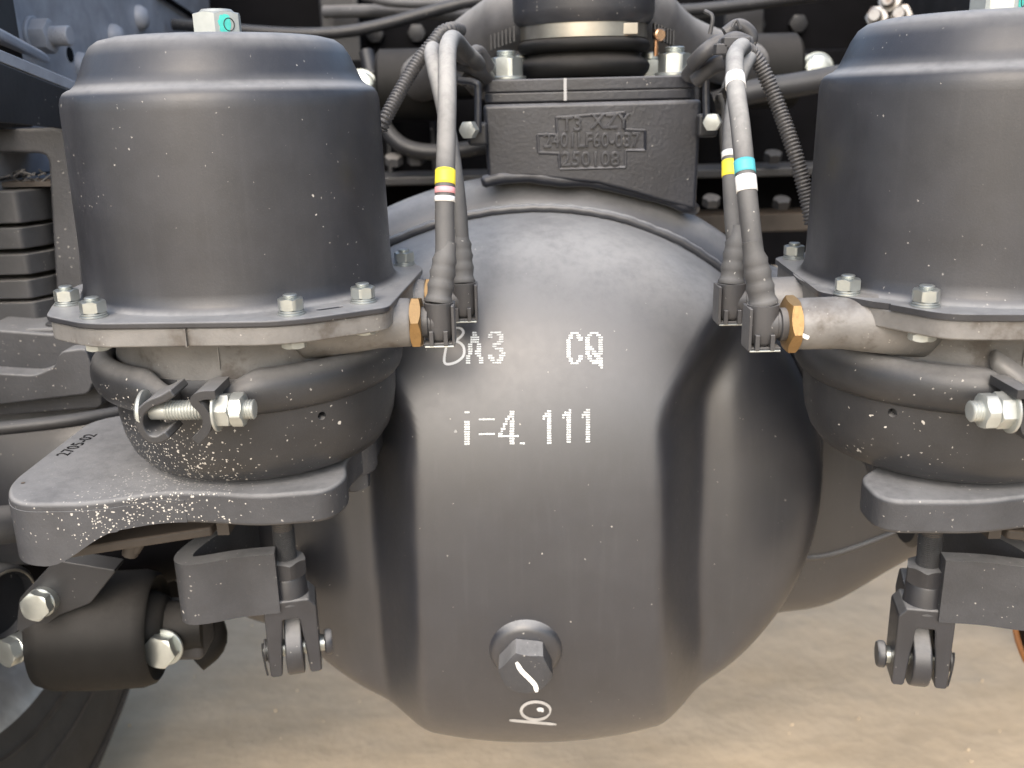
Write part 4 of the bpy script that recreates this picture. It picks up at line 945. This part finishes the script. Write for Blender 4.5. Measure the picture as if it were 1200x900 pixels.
# ------------------------------------------------------------------ wheels
def wheel(x, s, label):
    t = thing('wheel', label, 'wheel', (x, .95, 0), 'truck wheels on the axle ends')
    c = Vector((x, .86, CZ+BZ)); ff = frame(c, (s, 0, 0))   # z axis points inward
    rr = .47; bm = B()
    lathe(bm, [(.285, -.05), (.275, .02), (.285, .030), (.31, .042), (.35, .052), (.39, .052), (.42, .045), (.445, .034), (.458, .020), (.465, .005), (rr, -.02), (rr, -.22), (.44, -.26), (.40, -.28), (.29, -.25)], ff, 96)
    ty = obj('tyre', bm, M['tyre'], t, ang=60)
    for r0, z0 in ((.302, .038), (.335, .047), (.405, .049)):
        bm = B(); lathe(bm, [(r0-.003, z0-.004), (r0-.0015, z0+.004), (r0+.0015, z0+.0045), (r0+.003, z0-.004)], ff, 96); obj('sidewall_rib', bm, M['tyre'], ty, ang=60)
    bm = B(); lathe(bm, [(.20, -.20), (.235, -.10), (.245, -.02), (.262, .012), (.278, .024), (.286, .030), (.287, .022), (.27, .0), (.255, -.03), (.25, -.12), (.20, -.21)], ff, 96); obj('rim', bm, M['rim'], t, ang=50)
    bm = B(); lathe(bm, disc(.20, -.25, .0, .02), ff, 64); obj('brake_drum', bm, M['dark'], t)
    return t
wheel(-.535, 1, 'black tyre and silver rim seen at the lower left corner')
wheel(.80, -1, 'wheel on the right axle end beside the right brake chamber')
# brake drum edge with orange ring, lower right
dr = thing('brake_drum', 'dark round drum with an orange ring at the lower right edge', 'brake drum', at(1220, 780, .66))
bm = B(); ff = frame(at(1293, 735, .72), (-1, -.1, 0)); lathe(bm, disc(.058, -.03, .045, .006), ff, 56); obj('drum_shell', bm, M['rubber'], dr, ang=50)
bm = B(); tube(bm, [ff @ Vector((.055*math.cos(a), .055*math.sin(a), .046)) for a in [2*math.pi*k/56 for k in range(56)]], .0028, 8, close=True); obj('orange_ring', bm, M['orange'], dr)

# ------------------------------------------------------------------ chassis beyond the axle, in shade
cm = thing('upper_crossmember', 'black frame crossmember high behind the axle with edges coloured pale as if lit', 'crossmember', (.06, 1.3, CZ-.02))
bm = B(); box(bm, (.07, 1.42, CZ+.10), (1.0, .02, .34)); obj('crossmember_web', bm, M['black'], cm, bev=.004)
for pts, r in (([(380, 14, 1.30), (460, 13, 1.28), (580, 20, 1.28), (640, 24, 1.28)], .008), ([(425, -5, 1.25), (480, 4, 1.25), (640, 0, 1.25)], .006), ([(800, 18, 1.28), (880, 6, 1.28), (980, -8, 1.28)], .007)):
    bm = B(); tube(bm, spline([at(*p) for p in pts], 6), r, 12); obj('lit_flange_edge', bm, M['spring'], cm, ang=60)  # paler colour paints in the light these flange lips catch
for px, py in ((440, 40), (489, 39), (885, 30), (934, 28), (556, 40)):
    bm = B(); hexn(bm, .022, .010, frame(at(px, py, 1.408), (0, -1, 0))); obj('crossmember_bolt', bm, M['dark'], cm, ang=30)
for x_ in (-.235, -.02, .30):
    bm = B(); box(bm, (x_, 1.37, CZ+.09), (.014, .08, .30)); box(bm, (x_+.02, 1.33, CZ+.09), (.05, .006, .30)); obj('stiffener', bm, M['dark'], cm, bev=.002)
bm = B(); tube(bm, spline([(-.40, 1.22, CZ+.10), (-.2, 1.20, CZ+.085), (0, 1.2, CZ+.12), (.2, 1.2, CZ+.10), (.5, 1.22, CZ+.13)], 8), .007, 12)
tag(obj('brake_line', bm, M['dark'], None, ang=60), 'thin dark brake line crossing high behind the ball joint', 'brake line')
bm = B(); tube(bm, spline([(-.16, 1.16, CZ+.06), (-.14, 1.12, CZ-.02), (-.10, 1.10, CZ-.05), (-.02, 1.10, CZ-.045), (.03, 1.14, CZ-.02)], 8), .009, 12)
tag(obj('drooping_hose', bm, M['dark'], None, ang=60), 'dark rubber hose drooping in shade left of the cast block', 'hose')
# cluster of bolts by the rail end
for k, (px, py) in enumerate(((325, 3), (344, 22), (325, 47), (350, 60), (317, 72))):
    bm = B(); hexn(bm, .022, .014, frame(onrail(px, py, -.392), (1, -.3, 0))); rod(bm, .007, .012, .026, frame(onrail(px, py, -.392), (1, -.3, 0))); obj('rail_bolt', bm, M['zinc'] if k in (2, 4) else M['steel'], rl, ang=30)
# lower crossmember
lc = thing('lower_crossmember', 'black crossmember with a bolted lower flange behind the cast block', 'crossmember', (.06, 1.15, CZ-.12))
bm = B(); box(bm, (.06, 1.24, CZ-.055), (.96, .02, .22)); obj('crossmember_web', bm, M['black'], lc, bev=.004)
bm = B(); box(bm, (.06, 1.17, CZ-.085), (.94, .10, .010)); obj('crossmember_flange', bm, M['dark'], lc, bev=.002)
for x_ in (-.145, -.09, .235, .29):
    bm = B(); box(bm, (x_, 1.215, CZ-.02), (.006, .03, .13)); obj('stiffener', bm, M['dark'], lc, bev=.0015)
bm = B(); box(bm, (.06, 1.20, CZ-.15), (.94, .06, .022)); obj('crossmember_flange', bm, M['rust'], lc, bev=.002)
for px, py, mt in ((488, 190, 'spring'), (462, 192, 'spring'), (833, 240, 'spring'), (915, 242, 'dark'), (905, 188, 'dark')):
    bm = B(); hexn(bm, .018, .010, frame(at(px, py, 1.115), (0, -.4, 1))); obj('crossmember_bolt', bm, M[mt], lc, ang=30)
# curved dark air pipe at right
bm = B(); tube(bm, spline([at(835, 122, 1.0), at(880, 108, 1.0), at(930, 100, 1.0), at(985, 90, 1.0)], 8), .012, 18)
tag(obj('air_pipe', bm, M['dark'], None, ang=60), 'smooth black pipe behind the right corrugated conduit', 'pipe')
# diff nose / propshaft beyond the axle
ps = thing('prop_shaft', 'black propeller shaft running forward from the axle in deep shade', 'propeller shaft', (.06, 1.3, CZ-.3))
bm = B(); tube(bm, [(.06, .90, CZ-.26), (.06, 1.6, CZ-.2)], .05, 28); obj('shaft_tube', bm, M['black'], ps, ang=60)
bm = B(); tube(bm, [(.05, .84, CZ-.26), (.055, .98, CZ-.255)], [.17, .09], 32); obj('pinion_nose', bm, M['black'], ps, ang=60)
# right rail
rr_ = thing('frame_rail', 'right frame rail mostly hidden behind the right brake chamber', 'frame rail', (.53, 1.3, CZ-.05))
bm = B(); box(bm, (.545, 1.7, CZ+.115), (.012, 2.0, .33)); obj('rail_web', bm, M['dark'], rr_, bev=.002)
bm = B(); box(bm, (.58, 1.7, CZ+.286), (.08, 2.0, .010)); box(bm, (.58, 1.7, CZ-.056), (.08, 2.0, .010)); obj('rail_flange', bm, M['dark'], rr_, bev=.002)
for px, py in ((1045, 4), (1058, 20), (1030, 22)):
    bm = B(); hexn(bm, .022, .016, frame(at(px, py, 1.15), (-.6, -1, .1))); rod(bm, .007, .014, .03, frame(at(px, py, 1.15), (-.6, -1, .1))); obj('rail_bolt', bm, M['steel'], rr_, ang=30)
# unseen deck added further forward to keep sky light off the chassis
dp = thing('sky_blocking_deck', 'unseen black deck added above the chassis to block sky light', 'deck', (.06, 2.0, CZ+.3))
bm = B(); box(bm, (.06, 3.1, CZ+.33), (1.9, 2.2, .04)); obj('sky_blocking_panel', bm, M['black'], dp, bev=.004)
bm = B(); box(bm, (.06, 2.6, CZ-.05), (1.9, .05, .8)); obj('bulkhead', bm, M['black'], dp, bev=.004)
